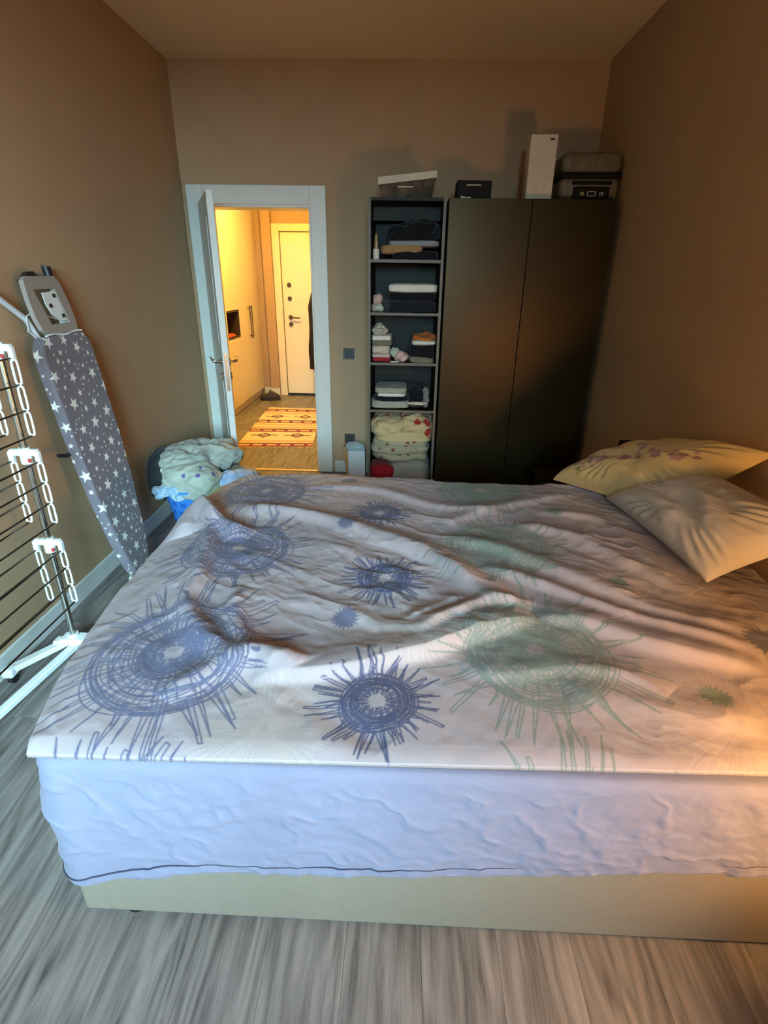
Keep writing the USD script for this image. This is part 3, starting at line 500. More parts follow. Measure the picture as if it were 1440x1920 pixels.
# ------------------------------------------------------------------ ironing board leaning on the left wall
B0, B1 = np.array([-1.415, 2.495, .075]), np.array([-1.578, 2.49, 1.305])
bl = np.linalg.norm(B1-B0); ba = (B1-B0)/bl; bw = np.array([0, 1., .03]); bw -= bw.dot(ba)*ba; bw /= np.linalg.norm(bw); bn = np.cross(bw, ba); bn *= np.sign(bn[0])
ib = Thing('ironing_board', 'grey ironing board with white star cover leaning on the left wall', 'ironing board', (-1.45, 2.49, 0))
def bpt(s, w, n): return B0+np.multiply.outer(s, ba)+np.multiply.outer(w, bw)+np.multiply.outer(n, bn)
def halfw(s):
    t = np.clip(s/bl, 0, 1); return np.interp(t, [0, .012, .04, .09, .2, .40, .6, .93, .97, .99, 1], [.03, .055, .082, .105, .135, .172, .190, .192, .178, .155, .13])
def star_field(s, w):
    """flat white star print: 1 inside stars"""
    rng = np.random.default_rng(11); out = np.zeros(s.shape); pts = []
    def star(cx, cy, R, rot):
        dx, dy = s-cx, w-cy; m = (np.abs(dx) < R*1.1) & (np.abs(dy) < R*1.1)
        a = np.arctan2(dy[m], dx[m])+rot; r = np.hypot(dx[m], dy[m]); seg = 2*np.pi/5; a = np.abs((a+seg/2) % seg-seg/2)
        ri = R*.40; p1 = np.array([R, 0]); p2 = ri*np.array([math.cos(seg/2), math.sin(seg/2)]); e_ = p2-p1; nn = np.array([e_[1], -e_[0]])/np.hypot(*e_); nn = -nn if nn[0] < 0 else nn
        dist = (r*np.cos(a)-p1[0])*nn[0]+(r*np.sin(a))*nn[1]; out[m] = np.maximum(out[m], np.clip(.5-dist/.0022, 0, 1))
    def scatter(n, R0, R1, gap):
        k = 0; tries = 0
        while k < n and tries < 20000:
            tries += 1; cx, cy, R = rng.uniform(0, bl), rng.uniform(-.23, .23), rng.uniform(R0, R1)
            if all(math.hypot(cx-a, cy-b) > (R+c)*gap for a, b, c in pts): pts.append((cx, cy, R)); star(cx, cy, R, rng.uniform(0, 6.3)); k += 1
    scatter(40, .026, .036, 1.55); scatter(45, .013, .018, 1.5); scatter(150, .005, .009, 1.35); return out
nS, nW = 470, 150; S_ = np.linspace(0, bl, nS); Wt = np.linspace(-1, 1, nW)
Sg, Tg = np.meshgrid(S_, Wt, indexing='ij'); hw = halfw(Sg); ed = .045
lenw = hw+ed; Wc = Tg*lenw                                            # cloth coordinate across, wrapping round the sides
over = np.clip(np.abs(Wc)-hw+.012, 0, None); r_ = .016
Wp = np.where(over > 0, np.sign(Wc)*(hw-.012+r_*np.sin(np.clip(over/r_, 0, np.pi/2))), Wc); Np = .034-np.where(over > 0, r_*(1-np.cos(np.clip(over/r_, 0, np.pi/2)))+np.clip(over-r_*np.pi/2, 0, None), 0)
Np = Np+.0016*fbm(np.dstack([Sg, Wc, Sg*0]), 14, 2, 2)-.022*np.clip(1-Sg/.03, 0, 1)**2-.012*np.clip((Sg-bl+.012)/.012, 0, 1)**2
cv = bpt(Sg.ravel(), Wp.ravel(), Np.ravel()); st = star_field(Sg.ravel(), Wc.ravel())[:, None]
cgrid = grid(np.zeros((nS, nW, 3)))
put(ib, 'cover', (cv, cgrid), M['inkboard'], col=lin(114, 108, 116)*(1-st)+np.array(lin(226, 226, 220))*st)
def bplate(poly, n0, n1):
    m = extr(poly, n1-n0); v = m.vertices; return trimesh.Trimesh(bpt(v[:, 0], v[:, 1], v[:, 2]+n0), m.faces, process=False)
from shapely.geometry import Polygon, Point, box as sbox
put(ib, 'board', bplate(Polygon(np.r_[np.c_[S_[::12], halfw(S_[::12])-.004], np.c_[S_[::12], -halfw(S_[::12])+.004][::-1]]), -.004, .012), M['grey'])
put(ib, 'drawstring', tube([bpt(bl+.002+.004*math.sin(t*9), -.13+.27*t, .030+.003*math.sin(t*14)) for t in np.linspace(0, 1, 24)], .0045, 7), M['plast'])
ro = Polygon([(bl+.006, -.085), (bl+.03, -.120), (bl+.08, -.138), (bl+.15, -.142), (bl+.225, -.135), (bl+.236, -.120), (bl+.236, .075), (bl+.215, .098), (bl+.14, .118), (bl+.06, .130), (bl+.012, .122)]).buffer(.006)
rh = Polygon([(bl+.045, -.052), (bl+.19, -.098), (bl+.19, .050), (bl+.045, .085)])
put(ib, 'iron_rest', bplate(ro.difference(rh), .004, .024), M['grey'])
rp_ = Polygon([(bl+.055, .076), (bl+.058, .024), (bl+.085, -.018), (bl+.13, -.040), (bl+.176, -.040), (bl+.182, .050)])
pl = put(ib, 'rest_plate', bplate(rp_, .016, .020), M['plast'], label='white heat plate with three dark rubber pads')
for a_, b_ in ((.076, .056), (.122, -.012), (.162, .034)): put(pl, 'rubber_pad', bplate(sbox(bl+a_-.008, b_-.008, bl+a_+.008, b_+.008), .020, .024), M['black'], False)
put(ib, 'rest_wire', cat([tube([bpt(bl+.05, .08, .004), bpt(bl+.075, .02, -.01), bpt(bl+.085, -.05, -.008), bpt(bl+.16, -.09, .002)], .004, 6), tube([bpt(bl-.0, -.15, .0), bpt(bl+.03, -.175, -.008), bpt(bl+.09, -.160, -.004), bpt(bl+.10, -.135, .006)], .0035, 6)]), M['ltube'])
put(ib, 'leg', tube([bpt(bl-.05, -.10, -.012), bpt(bl+.08, -.155, -.016), bpt(bl+.24, -.36, -.018)], .012, 12), M['ltube'])
put(ib, 'leg', tube([bpt(.55, .03, -.016), bpt(bl+.25, .095, -.010)], .012, 12), M['ltube']); put(ib, 'leg_cap', tube([bpt(bl+.238, .095, -.010), bpt(bl+.285, .097, -.010)], .019, 16), M['black'])
put(ib, 'rubber_foot', bplate(Polygon([(bl+.225, -.135), (bl+.262, -.07), (bl+.262, -.035), (bl+.245, -.02), (bl+.235, -.04)]), -.012, .012), M['black'], False)
put(ib, 'leg', tube([bpt(.42, -.06, -.014), bpt(.03, -.035, -.012), (-1.395, 2.37, .11), (-1.385, 2.33, .012)], .011, 12), M['ltube'])
put(ib, 'rubber_foot', tube([(-1.386, 2.335, .028), (-1.385, 2.33, 0)], .014, 12), M['black'])
put(ib, 'lever', tube([bpt(.72, -.10, -.01), bpt(.735, -.215, -.016), bpt(.75, -.262, -.018)], .009, 10), M['black'])

# ------------------------------------------------------------------ laundry in the corner
lb = Thing('laundry_basket', 'blue plastic laundry basket full of clothes in the left corner', 'basket', (-1.32, 3.32, 0))
M['blue'] = mat('blue_plastic', lin(58, 130, 214), .4); 
def tub(r0, r1, h, t=.004, sy=1.25, n=40):
    pr = np.array([(0, 0), (r0, 0), (r1, h), (r1+.014, h), (r1+.014, h-.012), (r1+.004, h-.012), (r0+.004, -.0), ]); 
    m = trimesh.creation.revolve(np.array([(0, .004), (r0-t, .004), (r1-t, h), (r1+.012, h+.002), (r1+.014, h-.014), (r1+.002, h-.014), (r0, 0), (0, 0)])[::-1], sections=n); m.apply_scale((1, sy, 1)); return m
put(lb, 'tub', xf(tub(.175, .235, .33), (-1.34, 3.33, 0)), M['blue'], 25)
M['blue2'] = mat('dark_blue_mesh', lin(34, 92, 176), .5)
for ring_, (zz, rr) in enumerate(((.10, .193), (.17, .206), (.24, .219))):
    for k_ in range(22):
        a = 2*np.pi*(k_+.5*(ring_ % 2))/22; cx, cy = -1.34+rr*math.cos(a)*1.0, 3.33+rr*1.25*math.sin(a)
        put(lb, 'vent', xf(xf(box(-.004, .004, -.018, .018, -.022, .022, .002), (0, 0, 0), ((0, 0, 1), math.degrees(math.atan2(math.sin(a)*1.0, math.cos(a)*1.25)))), (cx, cy, zz)), M['blue2'], False)
K['sage'] = fab('sage_grey_cotton', (166, 168, 158), (146, 150, 142), 8); K['ltblue'] = fab('light_blue_towel', (150, 182, 226), (190, 206, 232), 24); K['lime'] = fab('yellow_green_cotton', (176, 176, 92)); K['paleb'] = fab('pale_blue_grey_cotton', (176, 196, 206), (140, 172, 206), 22)
K['floral'] = floral('sage_purple_flower_print', lin(172, 178, 164), lin(104, 92, 140), 13., .34, lin(92, 84, 120)); K['cream'] = fab('cream_cotton', (176, 172, 148))
solo('shirt_heap', wrap(lump((-1.33, 3.36, .46), (.34, .54, .16), (.9, .9), .062, 8, seed=41, n=(90, 130), rot=-52)), K['sage'], 'crumpled sage grey shirt on top of the laundry heap', 'shirt', smooth=True)
solo('floral_blouse', wrap(lump((-1.33, 3.16, .37), (.36, .26, .22), (.8, .7), .035, 6, seed=42, n=(80, 110), rot=-20)), K['floral'], 'sage blouse with purple flowers hanging over the basket front', 'blouse', smooth=True)
solo('blue_towel', wrap(lump((-1.10, 3.22, .35), (.34, .12, .10), (.8, .8), .030, 8, seed=43, n=(60, 80), rot=28)), K['ltblue'], 'light blue towel lying to the right of the flowered blouse', 'towel', smooth=True)
solo('lime_cloth', wrap(lump((-1.13, 3.12, .29), (.30, .12, .09), (.8, .8), .020, 8, seed=44, rot=25)), K['lime'], 'yellow green cloth under the light blue towel', 'cloth', smooth=True)
solo('cream_cloth', wrap(lump((-1.10, 3.40, .30), (.26, .24, .14), (.8, .8), .020, 7, seed=45)), K['cream'], 'cream cloth at the back right of the laundry heap', 'cloth', smooth=True)
solo('pale_blue_cloth', wrap(lump((-1.44, 3.09, .315), (.20, .15, .085), (.7, .7), .040, 12, seed=46, n=(60, 80))), K['paleb'], 'pale blue grey cloth spilling over the left rim of the basket', 'cloth', smooth=True)
solo('white_scrap', wrap(lump((-1.505, 3.20, .43), (.10, .12, .06), (.9, .9), .015, 14, seed=49)), K['white'], 'small white cloth between the dark bag and the laundry heap', 'cloth', smooth=True)
M['bagc'] = fab('charcoal_nylon', (50, 52, 56))
db = Thing('dark_bag', 'charcoal bag hanging between the laundry basket and the left wall', 'bag', (-1.575, 3.28, .2))
put(db, 'body', wrap(lump((-1.560, 3.27, .36), (.155, .30, .34), (.75, .75), .012, 6, seed=47)), M['bagc'], True)
put(db, 'strap', tube([(-1.60+.02*math.sin(t), 3.27+.13*math.cos(t), .36+.165*math.sin(t)) for t in np.linspace(.25, 2.9, 16)], .008, 8), M['bagc'])

# ------------------------------------------------------------------ nightstand by the far right corner
ns = Thing('nightstand', 'dark nightstand between the bed and the wardrobe by the right wall', 'nightstand', (1.07, 3.1, 0))
put(ns, 'body', box(.86, 1.27, 2.84, 3.32, .02, .43, .003), M['dark'], False); put(ns, 'top', box(.85, 1.272, 2.83, 3.33, .43, .448, .002), M['dark'], False)
put(ns, 'drawer', box(.852, .86, 2.86, 3.30, .06, .40, .001), M['darkdoor'], False)
solo('hair_dryer', cat([tube([(.98, 3.0, .485), (1.02, 3.03, .487), (1.10, 3.08, .487), (1.16, 3.12, .487)], [.028, .038, .040, .030], 16), tube([(1.12, 3.09, .485), (1.16, 3.02, .466), (1.18, 2.96, .462)], [.018, .016, .014], 10)]), M['bx'], 'dark hair dryer lying on the nightstand', 'hair dryer')
jar = Thing('glass_jar', 'small glass jar with metal lid on the nightstand', 'jar', (1.10, 3.22, .448))
put(jar, 'body', lathe([(0, 0), (.024, 0), (.026, .01), (.026, .035), (0, .035)], (1.10, 3.22, .448)), mat('jar_glass', lin(180, 170, 150), .1)); put(jar, 'lid', lathe([(0, .035), (.027, .035), (.027, .047), (0, .047)], (1.10, 3.22, .448)), M['steel'])
solo('remote_control', box(1.15, 1.20, 3.18, 3.30, .448, .464, .004), M['black'], 'black remote control at the back of the nightstand', 'remote control')
hb = Thing('handbag', 'dark handbag with red lining standing against the right wall', 'handbag', (1.19, 2.93, .448))
put(hb, 'body', cat([xf(extr(Polygon([(y_, z_) for y_, z_ in ((2.80, 0), (3.20, 0), (3.18, .07), (3.02, .13), (2.92, .20), (2.885, .305), (2.855, .312), (2.835, .25), (2.81, .2))]).buffer(.006), .07), (0, 0, 0)).apply_transform(np.array([[0, 0, 1, 1.185], [1, 0, 0, 0], [0, 1, 0, .456], [0, 0, 0, 1.]]))]), M['bx'], False)
put(hb, 'lining', cat([extr(Polygon([(2.815, .02), (2.858, .02), (2.842, .315), (2.822, .30)]), .05).apply_transform(np.array([[0, 0, 1, 1.195], [1, 0, 0, 0], [0, 1, 0, .456], [0, 0, 0, 1.]]))]).apply_translation((0, -.024, 0)), K['bordo'], False, label='red inner lining edge')

# ------------------------------------------------------------------ bed
BX0, BX1, BY0, BY1 = -.797, 1.27, .842, 2.64
bd = Thing('bed', 'wide upholstered bed base and mattress with its head at the right wall', 'bed', ((BX0+BX1)/2, (BY0+BY1)/2, 0))
put(bd, 'base', rbox(BX0, BX1, BY0, BY1, .03, .34, .008, 8), M['basefab'])
M['matt'] = fab('mattress_ticking', (214, 214, 214))
put(bd, 'mattress', rbox(BX0+.012, BX1, BY0+.012, BY1-.012, .34, .565, .04, 12), M['matt'])
for x_, y_ in ((BX0+.12, BY0+.045), (BX0+.12, BY1-.05), (BX1-.10, BY0+.045), (BX1-.10, BY1-.05), (.24, 1.74)):
    put(bd, 'foot', lathe([(0, 0), (.030, 0), (.034, .006), (.034, .03), (0, .03)], (x_, y_, 0), 20), M['black'])

# sheet draped over mattress
def sheet_mesh():
    # path along the hanging edge: left side (far to near), round the corner, front (left to right)
    r0 = .05; pl_ = [(BX0-.008, y) for y in np.linspace(BY1-.02, BY0+r0, 150)]
    pl_ += [(BX0-.008+r0-r0*math.cos(t), BY0-.012+r0-r0*math.sin(t)+.012) for t in np.linspace(0, np.pi/2, 16)[1:]]
    pl_ += [(x_, BY0-.012+.012) for x_ in np.linspace(BX0+r0, BX1-.002, 330)]
    P_ = np.array(pl_); n_ = len(P_); s = np.r_[0, np.cumsum(np.hypot(*np.diff(P_, axis=0).T))]
    tg = np.gradient(P_, axis=0); tg /= np.linalg.norm(tg, axis=1)[:, None]; nrm = np.c_[tg[:, 1], -tg[:, 0]]
    sc_ = s[150]                                                     # the corner
    u = s-sc_
    zb = np.where(u > 0, np.interp(u, [0, .05, .12, .3, .7, 1.1, 1.7, 2.1], [.150, .150, .168, .215, .232, .262, .318, .335]), np.interp(-u, [0, .06, .12, .25, .6, 1.8], [.150, .165, .21, .26, .25, .25]))
    zb = zb+.010*fbm(np.c_[s, s*0, s*0], 5, 3, 2)
    m_ = 120; t = np.linspace(0, 1, m_); rows = []
    top = np.linspace(-.16, 0, 10)[:-1]
    V = np.zeros((n_, m_+9, 3))
    for j, tt in enumerate(top):                                     # flat part on top
        V[:, j, :2] = P_+nrm*(tt*.9-.02); V[:, j, 2] = .572
    for j, tt in enumerate(t):
        z = .572-(.572-zb)*tt; rr = np.clip((tt*(.572-zb))/.03, 0, 1)
        off = -.02+.022*np.sqrt(1-(1-rr)**2)+.004*tt
        q = np.c_[s, s*0, z]; 
        wr = .010*fbm(q*[1, 1, 1.2], 5, 4, 6)+.013*np.maximum(0, .5-np.abs(fbm(np.c_[s*.9+z*1.3, s*0, z*.9-s*.5], 3.2, 3, 9))*7)*.45
        cn = np.exp(-((u+.005)/.075)**2)                              # the corner flares and drapes
        side = np.exp(-((u+.045)/.055)**2)
        wr = wr+.008*np.clip(.5-np.abs(fbm(np.c_[s*1.1+z*.5, s*0, z-s*.3], 9, 3, 17))*5, 0, 1)+.006*fbm(q, 24, 3, 19)*np.clip(.4+u*.5, .3, 1.4)
        off = off+wr*np.clip(tt*4, 0, 1)+cn*(.014+.016*tt)+side*(.050*np.exp(-((z-.400)/.045)**2)+.012*np.exp(-((z-.345)/.03)**2))*(1+1.2*fbm(q, 22, 3, 4))+np.clip(-u*3, 0, 1)*.018*np.sin(s*34+z*9)*tt
        V[:, j+9, :2] = P_+nrm*off[:, None]; V[:, j+9, 2] = z
    return V, P_, nrm, zb, s
SV, SP, SN, SZB, SS = sheet_mesh()
sh_ = solo('bed_sheet', (SV.reshape(-1, 3), grid(SV)), M['sheet'], 'pale blue cotton sheet hanging over the near side of the bed', 'sheet', smooth=True)
hem = np.zeros((len(SP), 12, 3)); hs = np.linspace(0, 1, 12)
hw_ = np.clip(.020+.012*fbm(np.c_[SS, SS*0, SS*0], 7, 3, 8)*2, .008, .05)
for j, h in enumerate(hs):
    hem[:, j, :2] = SV[:, -1, :2]+SN*(-.015+.012*math.sin(h*2.6)+.004*fbm(np.c_[SS, SS*0, SS*0+h], 40, 2, 5))[:, None]; hem[:, j, 2] = SZB+.012-(hw_+.012)*h
put(sh_, 'hem', (hem.reshape(-1, 3), grid(hem)), M['sheet'], True, label='folded hem below a dark stitched seam')

seam_r = np.clip(.0004+.0026*(meshkit.fbm(np.c_[SS, SS*0, SS*0]*[3.2, 1, 1], 3, 14)-.44)*2, .0001, .0022)
jz = SZB+.022+.006*fbm(np.c_[SS, SS*0, SS*0], 9, 3, 15)
so = np.array([SV[i, 9+int(np.argmin(np.abs(SV[i, 9:, 2]-jz[i]))), :2] for i in range(len(SS))])
M['thread'] = mat('dark_seam_thread', lin(52, 54, 74), .9)
put(sh_, 'seam', tube(np.c_[so+SN*.0015, jz], seam_r, 6), M['thread'], True, label='dark stitched seam above the hem')

# ------------------------------------------------------------------ quilt with scribbled flower print
def bedpx(pts, z=.62):
    """measured picture points laid on the mattress plane (z): used to place the folds where they lie on the bed"""
    out = []
    for x_, y_ in pts:
        d_ = _R*(x_-720)/FPX-_U*(y_-960)/FPX+_f; k_ = (z-CAMZ)/d_[2]; out.append((d_[0]*k_, d_[1]*k_))
    return np.array(out)
nx, ny = 760, 620
uu = np.linspace(0, 1, nx); vv = np.linspace(0, 1, ny)**1.12; UU, VV = np.meshgrid(uu, vv, indexing='ij')
yF = .836+.026*UU; yB = np.interp(UU, [0, .18, .4, .6, 1], [2.66, 2.725, 2.67, 2.645, 2.63])
QY = yF+(yB-yF)*VV
xL = np.interp(QY, [.83, .93, 1.08, 1.25, 1.42, 1.62, 1.85, 2.0, 2.13, 2.26, 2.45, 2.66], [-.806, -.842, -.893, -.932, -.962, -.985, -.985, -.955, -.930, -.945, -.955, -.915])
QX = xL+(1.262-xL)*UU
def segdist(pl_, X, Y):
    """distance to a polyline, signed (positive away from the viewer), and position along it 0..1"""
    best = np.full(X.shape, 9.); sg = np.zeros(X.shape); al = np.zeros(X.shape); L_ = np.r_[0, np.cumsum(np.hypot(*np.diff(pl_, axis=0).T))]
    for i in range(len(pl_)-1):
        a, b = pl_[i], pl_[i+1]; e_ = b-a; l2 = e_@e_; t = np.clip(((X-a[0])*e_[0]+(Y-a[1])*e_[1])/l2, 0, 1)
        dx, dy = X-a[0]-t*e_[0], Y-a[1]-t*e_[1]; d_ = np.hypot(dx, dy); m = d_ < best
        best[m] = d_[m]; sg[m] = (e_[0]*dy-e_[1]*dx)[m]; al[m] = ((L_[i]+t*math.sqrt(l2))/L_[-1])[m]
    return best, np.sign(sg), al
def smoothline(p, n=60):
    from scipy.interpolate import PchipInterpolator
    p = np.asarray(p); s = np.r_[0, np.cumsum(np.hypot(*np.diff(p, axis=0).T))]; t = np.linspace(0, s[-1], n); return np.c_[PchipInterpolator(s, p[:, 0])(t), PchipInterpolator(s, p[:, 1])(t)]
FOLDS = [  # picture points, height, width towards the line's right side (near), width on its left side (far), taper
    ([(470, 1262), (560, 1262), (660, 1250), (760, 1232), (860, 1203), (940, 1178), (1010, 1156)], .034, .016, .085),
    ([(1010, 1156), (1090, 1168), (1180, 1196), (1290, 1228), (1445, 1262)], .026, .020, .07),
    ([(384, 945), (398, 990), (375, 1060), (352, 1120), (376, 1180), (450, 1232), (540, 1262)], .030, .035, .030),
    ([(384, 945), (420, 985), (470, 1000)], .055, .028, .045),
    ([(345, 990), (372, 948), (390, 942)], .045, .045, .045),
    ([(455, 1095), (440, 1150), (470, 1215), (560, 1255)], .022, .025, .03),
    ([(420, 948), (540, 960), (690, 998), (830, 1056), (900, 1108), (950, 1145)], .032, .030, .055),
    ([(830, 1005), (950, 1035), (1080, 1085), (1250, 1150), (1440, 1195)], .022, .022, .05),
    ([(900, 1062), (1010, 1095), (1130, 1140), (1260, 1180), (1440, 1230)], .020, .018, .035),
    ([(960, 985), (1080, 1012), (1180, 1060), (1300, 1112)], .018, .020, .045),
    ([(1000, 960), (1120, 975), (1190, 1030), (1260, 1085)], .014, .02, .04),
    ([(770, 1190), (850, 1160), (930, 1130), (1000, 1140)], .020, .018, .035),
    ([(760, 1165), (830, 1135), (880, 1120)], .014, .014, .03),
    ([(300, 1300), (420, 1240), (500, 1225), (560, 1255)], .018, .03, .03),
    ([(520, 1300), (620, 1335), (720, 1400)], -.008, .03, .03),
    ([(560, 908), (700, 916), (830, 950), (960, 962)], .014, .02, .05),
    ([(820, 985), (900, 960), (1000, 938), (1080, 925)], .014, .02, .05),
    ([(600, 1010), (700, 1050), (780, 1085)], .010, .02, .03),
    ([(1060, 1295), (1200, 1315), (1330, 1345), (1440, 1350)], .010, .03, .05),
    ([(860, 1255), (960, 1262), (1060, 1250), (1160, 1262), (1250, 1300)], .012, .02, .05),
    ([(540, 1120), (640, 1140), (720, 1175), (800, 1180)], .010, .02, .03),
    ([(690, 1010), (800, 1050), (880, 1095)], .012, .012, .02),
]
H = np.zeros(QX.shape); wx = QX+.030*fbm(np.dstack([QX, QY, QX*0]), 4.5, 3, 1); wy = QY+.030*fbm(np.dstack([QX, QY, QX*0]), 4.5, 3, 2)
for px_, h_, wn, wf in FOLDS:
    d_, sg_, al = segdist(smoothline(bedpx(px_)), wx, wy); w_ = np.where(sg_ < 0, wn, wf)*1.25; tap = np.clip(np.minimum(al, 1-al)*7, 0, 1)**.7*(1+.5*fbm(np.dstack([al*4, al*0+h_*50, al*0]), 1, 2, 3)); H += 1.05*h_*np.exp(-(d_/w_)**2)*tap
pin = np.exp(-((QX-.45)**2/.16+(QY-1.55)**2/.20))                        # the rucked middle
ca, sa = math.cos(.5), math.sin(.5); q1_, q2_ = QX*ca-QY*sa, QX*sa+QY*ca
rid = .5-np.abs(fbm(np.dstack([q1_*1.2+.25*H*10, q2_*3.4, QX*0]), 2.2, 3, 21))*4; rid2 = .5-np.abs(fbm(np.dstack([q1_*2.4+9, q2_*4.6, QX*0]), 4.2, 3, 23))*4
amp = (.25+.9*pin+.35*np.clip((QY-1.25)/.3, 0, 1))*np.clip(.5+4*fbm(np.dstack([QX, QY, QX*0]), 2.6, 2, 51), .05, 1.4)
H += np.clip(rid, -.4, None)*.0150*amp+np.clip(rid2, -.4, None)*.0045*amp+.012*fbm(np.dstack([QX, QY, QX*0]), 3.5, 4, 31)+.0022*fbm(np.dstack([QX, QY, QX*0]), 26, 3, 33)+.0042*np.clip(.5-np.abs(fbm(np.dstack([QX+.3*QY, QY-.2*QX, QX*0]), 7, 3, 61))*5, -.3, 1)*np.clip(.6+4*fbm(np.dstack([QX, QY, QX*0]), 2., 2, 63), .1, 1.3)
z0 = .590+.020*(QX+.8)/2
fr_ = np.clip((QY-yF)/.05, 0, 1); lf = np.clip((QX-xL)/.10, 0, 1); bk = np.clip((yB-QY)/.10, 0, 1)
H = H*np.clip(fr_*1.0+.25, 0, 1)
over_ = np.clip(-.81-QX, 0, None); QZ = z0+H+.012-.012*(1-fr_)**2-.35*over_*np.clip(1-.7*np.exp(-((QY-2.15)/.22)**2), 0, 1)-.05*(1-bk)**2*np.where(UU < .5, .4, 1)
QV = np.dstack([QX, QY, QZ])
# --- the print: scribbled blossoms in slate blue, sage green and pale cream, on cloth coordinates
gx, gy = np.gradient(H, axis=0)/np.maximum(np.gradient(QX, axis=0), 1e-4), np.gradient(H, axis=1)/np.maximum(np.gradient(QY, axis=1), 1e-4)
CX_, CY_ = QX+.55*H*np.clip(gx, -1.2, 1.2), QY+.55*H*np.clip(gy, -1.2, 1.2)
prng = np.random.default_rng(5)
def dens(p, step=.0012):
    p = np.asarray(p); s = np.r_[0, np.cumsum(np.hypot(*np.diff(p, axis=0).T))]; t = np.arange(0, s[-1], step); return np.c_[np.interp(t, s, p[:, 0]), np.interp(t, s, p[:, 1])]
def loops(c, r0, r1, n, wob, ecc=1.):
    out = []; th = np.linspace(0, 2*np.pi, 140)
    for i in range(n):
        r = r0+(r1-r0)*((i+prng.uniform(-.35, .35))/n); a1, a2, a3 = prng.uniform(0, 6.3, 3)
        rr = r*(1+wob*(.6*np.sin(2*th+a1)+.4*np.sin(3*th+a2)+.25*np.sin(5*th+a3))); o = prng.normal(0, r1*.03, 2); t = th+prng.uniform(0, 6.3)
        out.append(dens(np.c_[c[0]+o[0]+rr*np.cos(t), c[1]+o[1]+rr*ecc*np.sin(t)]))
    return out
def spokes(c, r0, r1, n, jit=.05):
    out = []
    for i in range(n):
        a = 2*np.pi*(i+prng.uniform(-.4, .4))/n; ra, rb = r0*prng.uniform(.9, 1.25), r1*prng.uniform(.8, 1.02); t = np.linspace(0, 1, 8); r = ra+(rb-ra)*t; aa = a+np.cumsum(prng.normal(0, jit, 8))*.5
        out.append(dens(np.c_[c[0]+r*np.cos(aa), c[1]+r*np.sin(aa)]))
    return out
def spikes(c, r0, r1, n, wide=.05):
    out = []
    for i in range(n):
        a = 2*np.pi*(i+prng.uniform(-.35, .35))/n; ra = r0*prng.uniform(.92, 1.05); rb = r0+(r1-r0)*prng.uniform(.42, 1.0); w_ = wide*prng.uniform(.4, 1.2); a2 = a+prng.normal(0, .07)
        pol = lambda r, t: (c[0]+r*math.cos(t), c[1]+r*math.sin(t))
        if prng.random() < .30: p = [pol(ra, a-w_), pol(rb, a2-w_*.35), pol(rb*1.01, a2+w_*.35), pol(ra, a+w_)]
        elif prng.random() < .3: p = [pol(ra, a-w_), pol((ra+rb)/2, a2-w_*.1), pol((ra*1.2+rb)/2.2, a2+w_*.3), pol(rb, a2), pol(ra, a+w_)]
        else: p = [pol(ra, a-w_*.8), pol(rb, a2), pol(ra, a+w_*.8)]
        out.append(dens(p))
    return out
inks = {'blue': [], 'deep': [], 'green': [], 'pale': []}; fills = []
def big(c, R, k):
    inks[k].extend(loops(c, R*.30, R, 24, .095, 1.08)+loops(c, R*.88, R*1.0, 7, .03, 1.08)+spokes(c, R*.30, R*.97, 84)+spikes(c, R*.93, R*1.75, 50)); fills.append((c, R*.20, R*.46, k, .42)); inks[k].extend(loops(c, R*.22, R*.44, 17, .06)+spokes(c, R*.13, R*.36, 60, .05))
def small(c, R, k):
    inks[k].extend(loops(c, R*.30, R*.52, 13, .05)+loops(c, R*.20, R*.56, 10, .06)+spokes(c, R*.24, R*.56, 36)+spikes(c, R*.5, R*1.02, 50, .06)); fills.append((c, R*.17, R*.40, k, .30)); inks[k].extend(spokes(c, R*.13, R*.30, 34))
def faint(c, R, k): inks[k].extend(spokes(c, R*.08, R*1.2, 110, .02)+spokes(c, R*.5, R*1.3, 60, .03))
for i, yc in enumerate((.545, 1.175, 1.80, 2.40)):
    big((-.615-.04*max(0, i-2), yc), (.215, .215, .195, .19)[i], 'blue'); small((-.045-.045*max(0, i-1.9), (.40, 1.02, 1.60, 2.16)[i]), (.18, .178, .172, .165)[i], 'deep')
    big((.385, yc+.055), .20, 'green'); faint((.80, yc-.20), .17, 'pale')
faint((-.30, .92), .14, 'pale'); faint((.02, 1.30), .16, 'pale'); faint((.92, 1.55), .17, 'pale')
blobs = [(-.16, 1.357, .042, 'blue'), (-.211, 2.0, .042, 'blue'), (-.266, 2.55, .045, 'blue'), (.793, 1.067, .042, 'green'), (.74, 1.60, .036, 'green'), (.681, 2.2, .04, 'green'), (1.05, 1.29, .06, 'deep')]
COL = {'blue': lin(76, 82, 112), 'deep': lin(62, 68, 100), 'green': lin(94, 120, 110), 'pale': lin(200, 186, 158)}
base = np.array(lin(159, 149, 153)); ink = np.empty(QV.shape); ink[:] = base
qp = np.c_[CX_.ravel(), CY_.ravel()]; ink = ink.reshape(-1, 3)
def blend(a, k): 
    global ink
    ink = ink*(1-a[:, None])+np.array(COL[k])*a[:, None]
for k_, hwid, alpha in (('pale', .0014, .24), ('green', .0019, .75), ('blue', .0019, .9), ('deep', .0019, .95)):
    tr = cKDTree(np.vstack(inks[k_])); d_, _ = tr.query(qp, distance_upper_bound=.006); blend(np.clip((hwid+.0012-d_)/.0022, 0, 1)*alpha, k_)
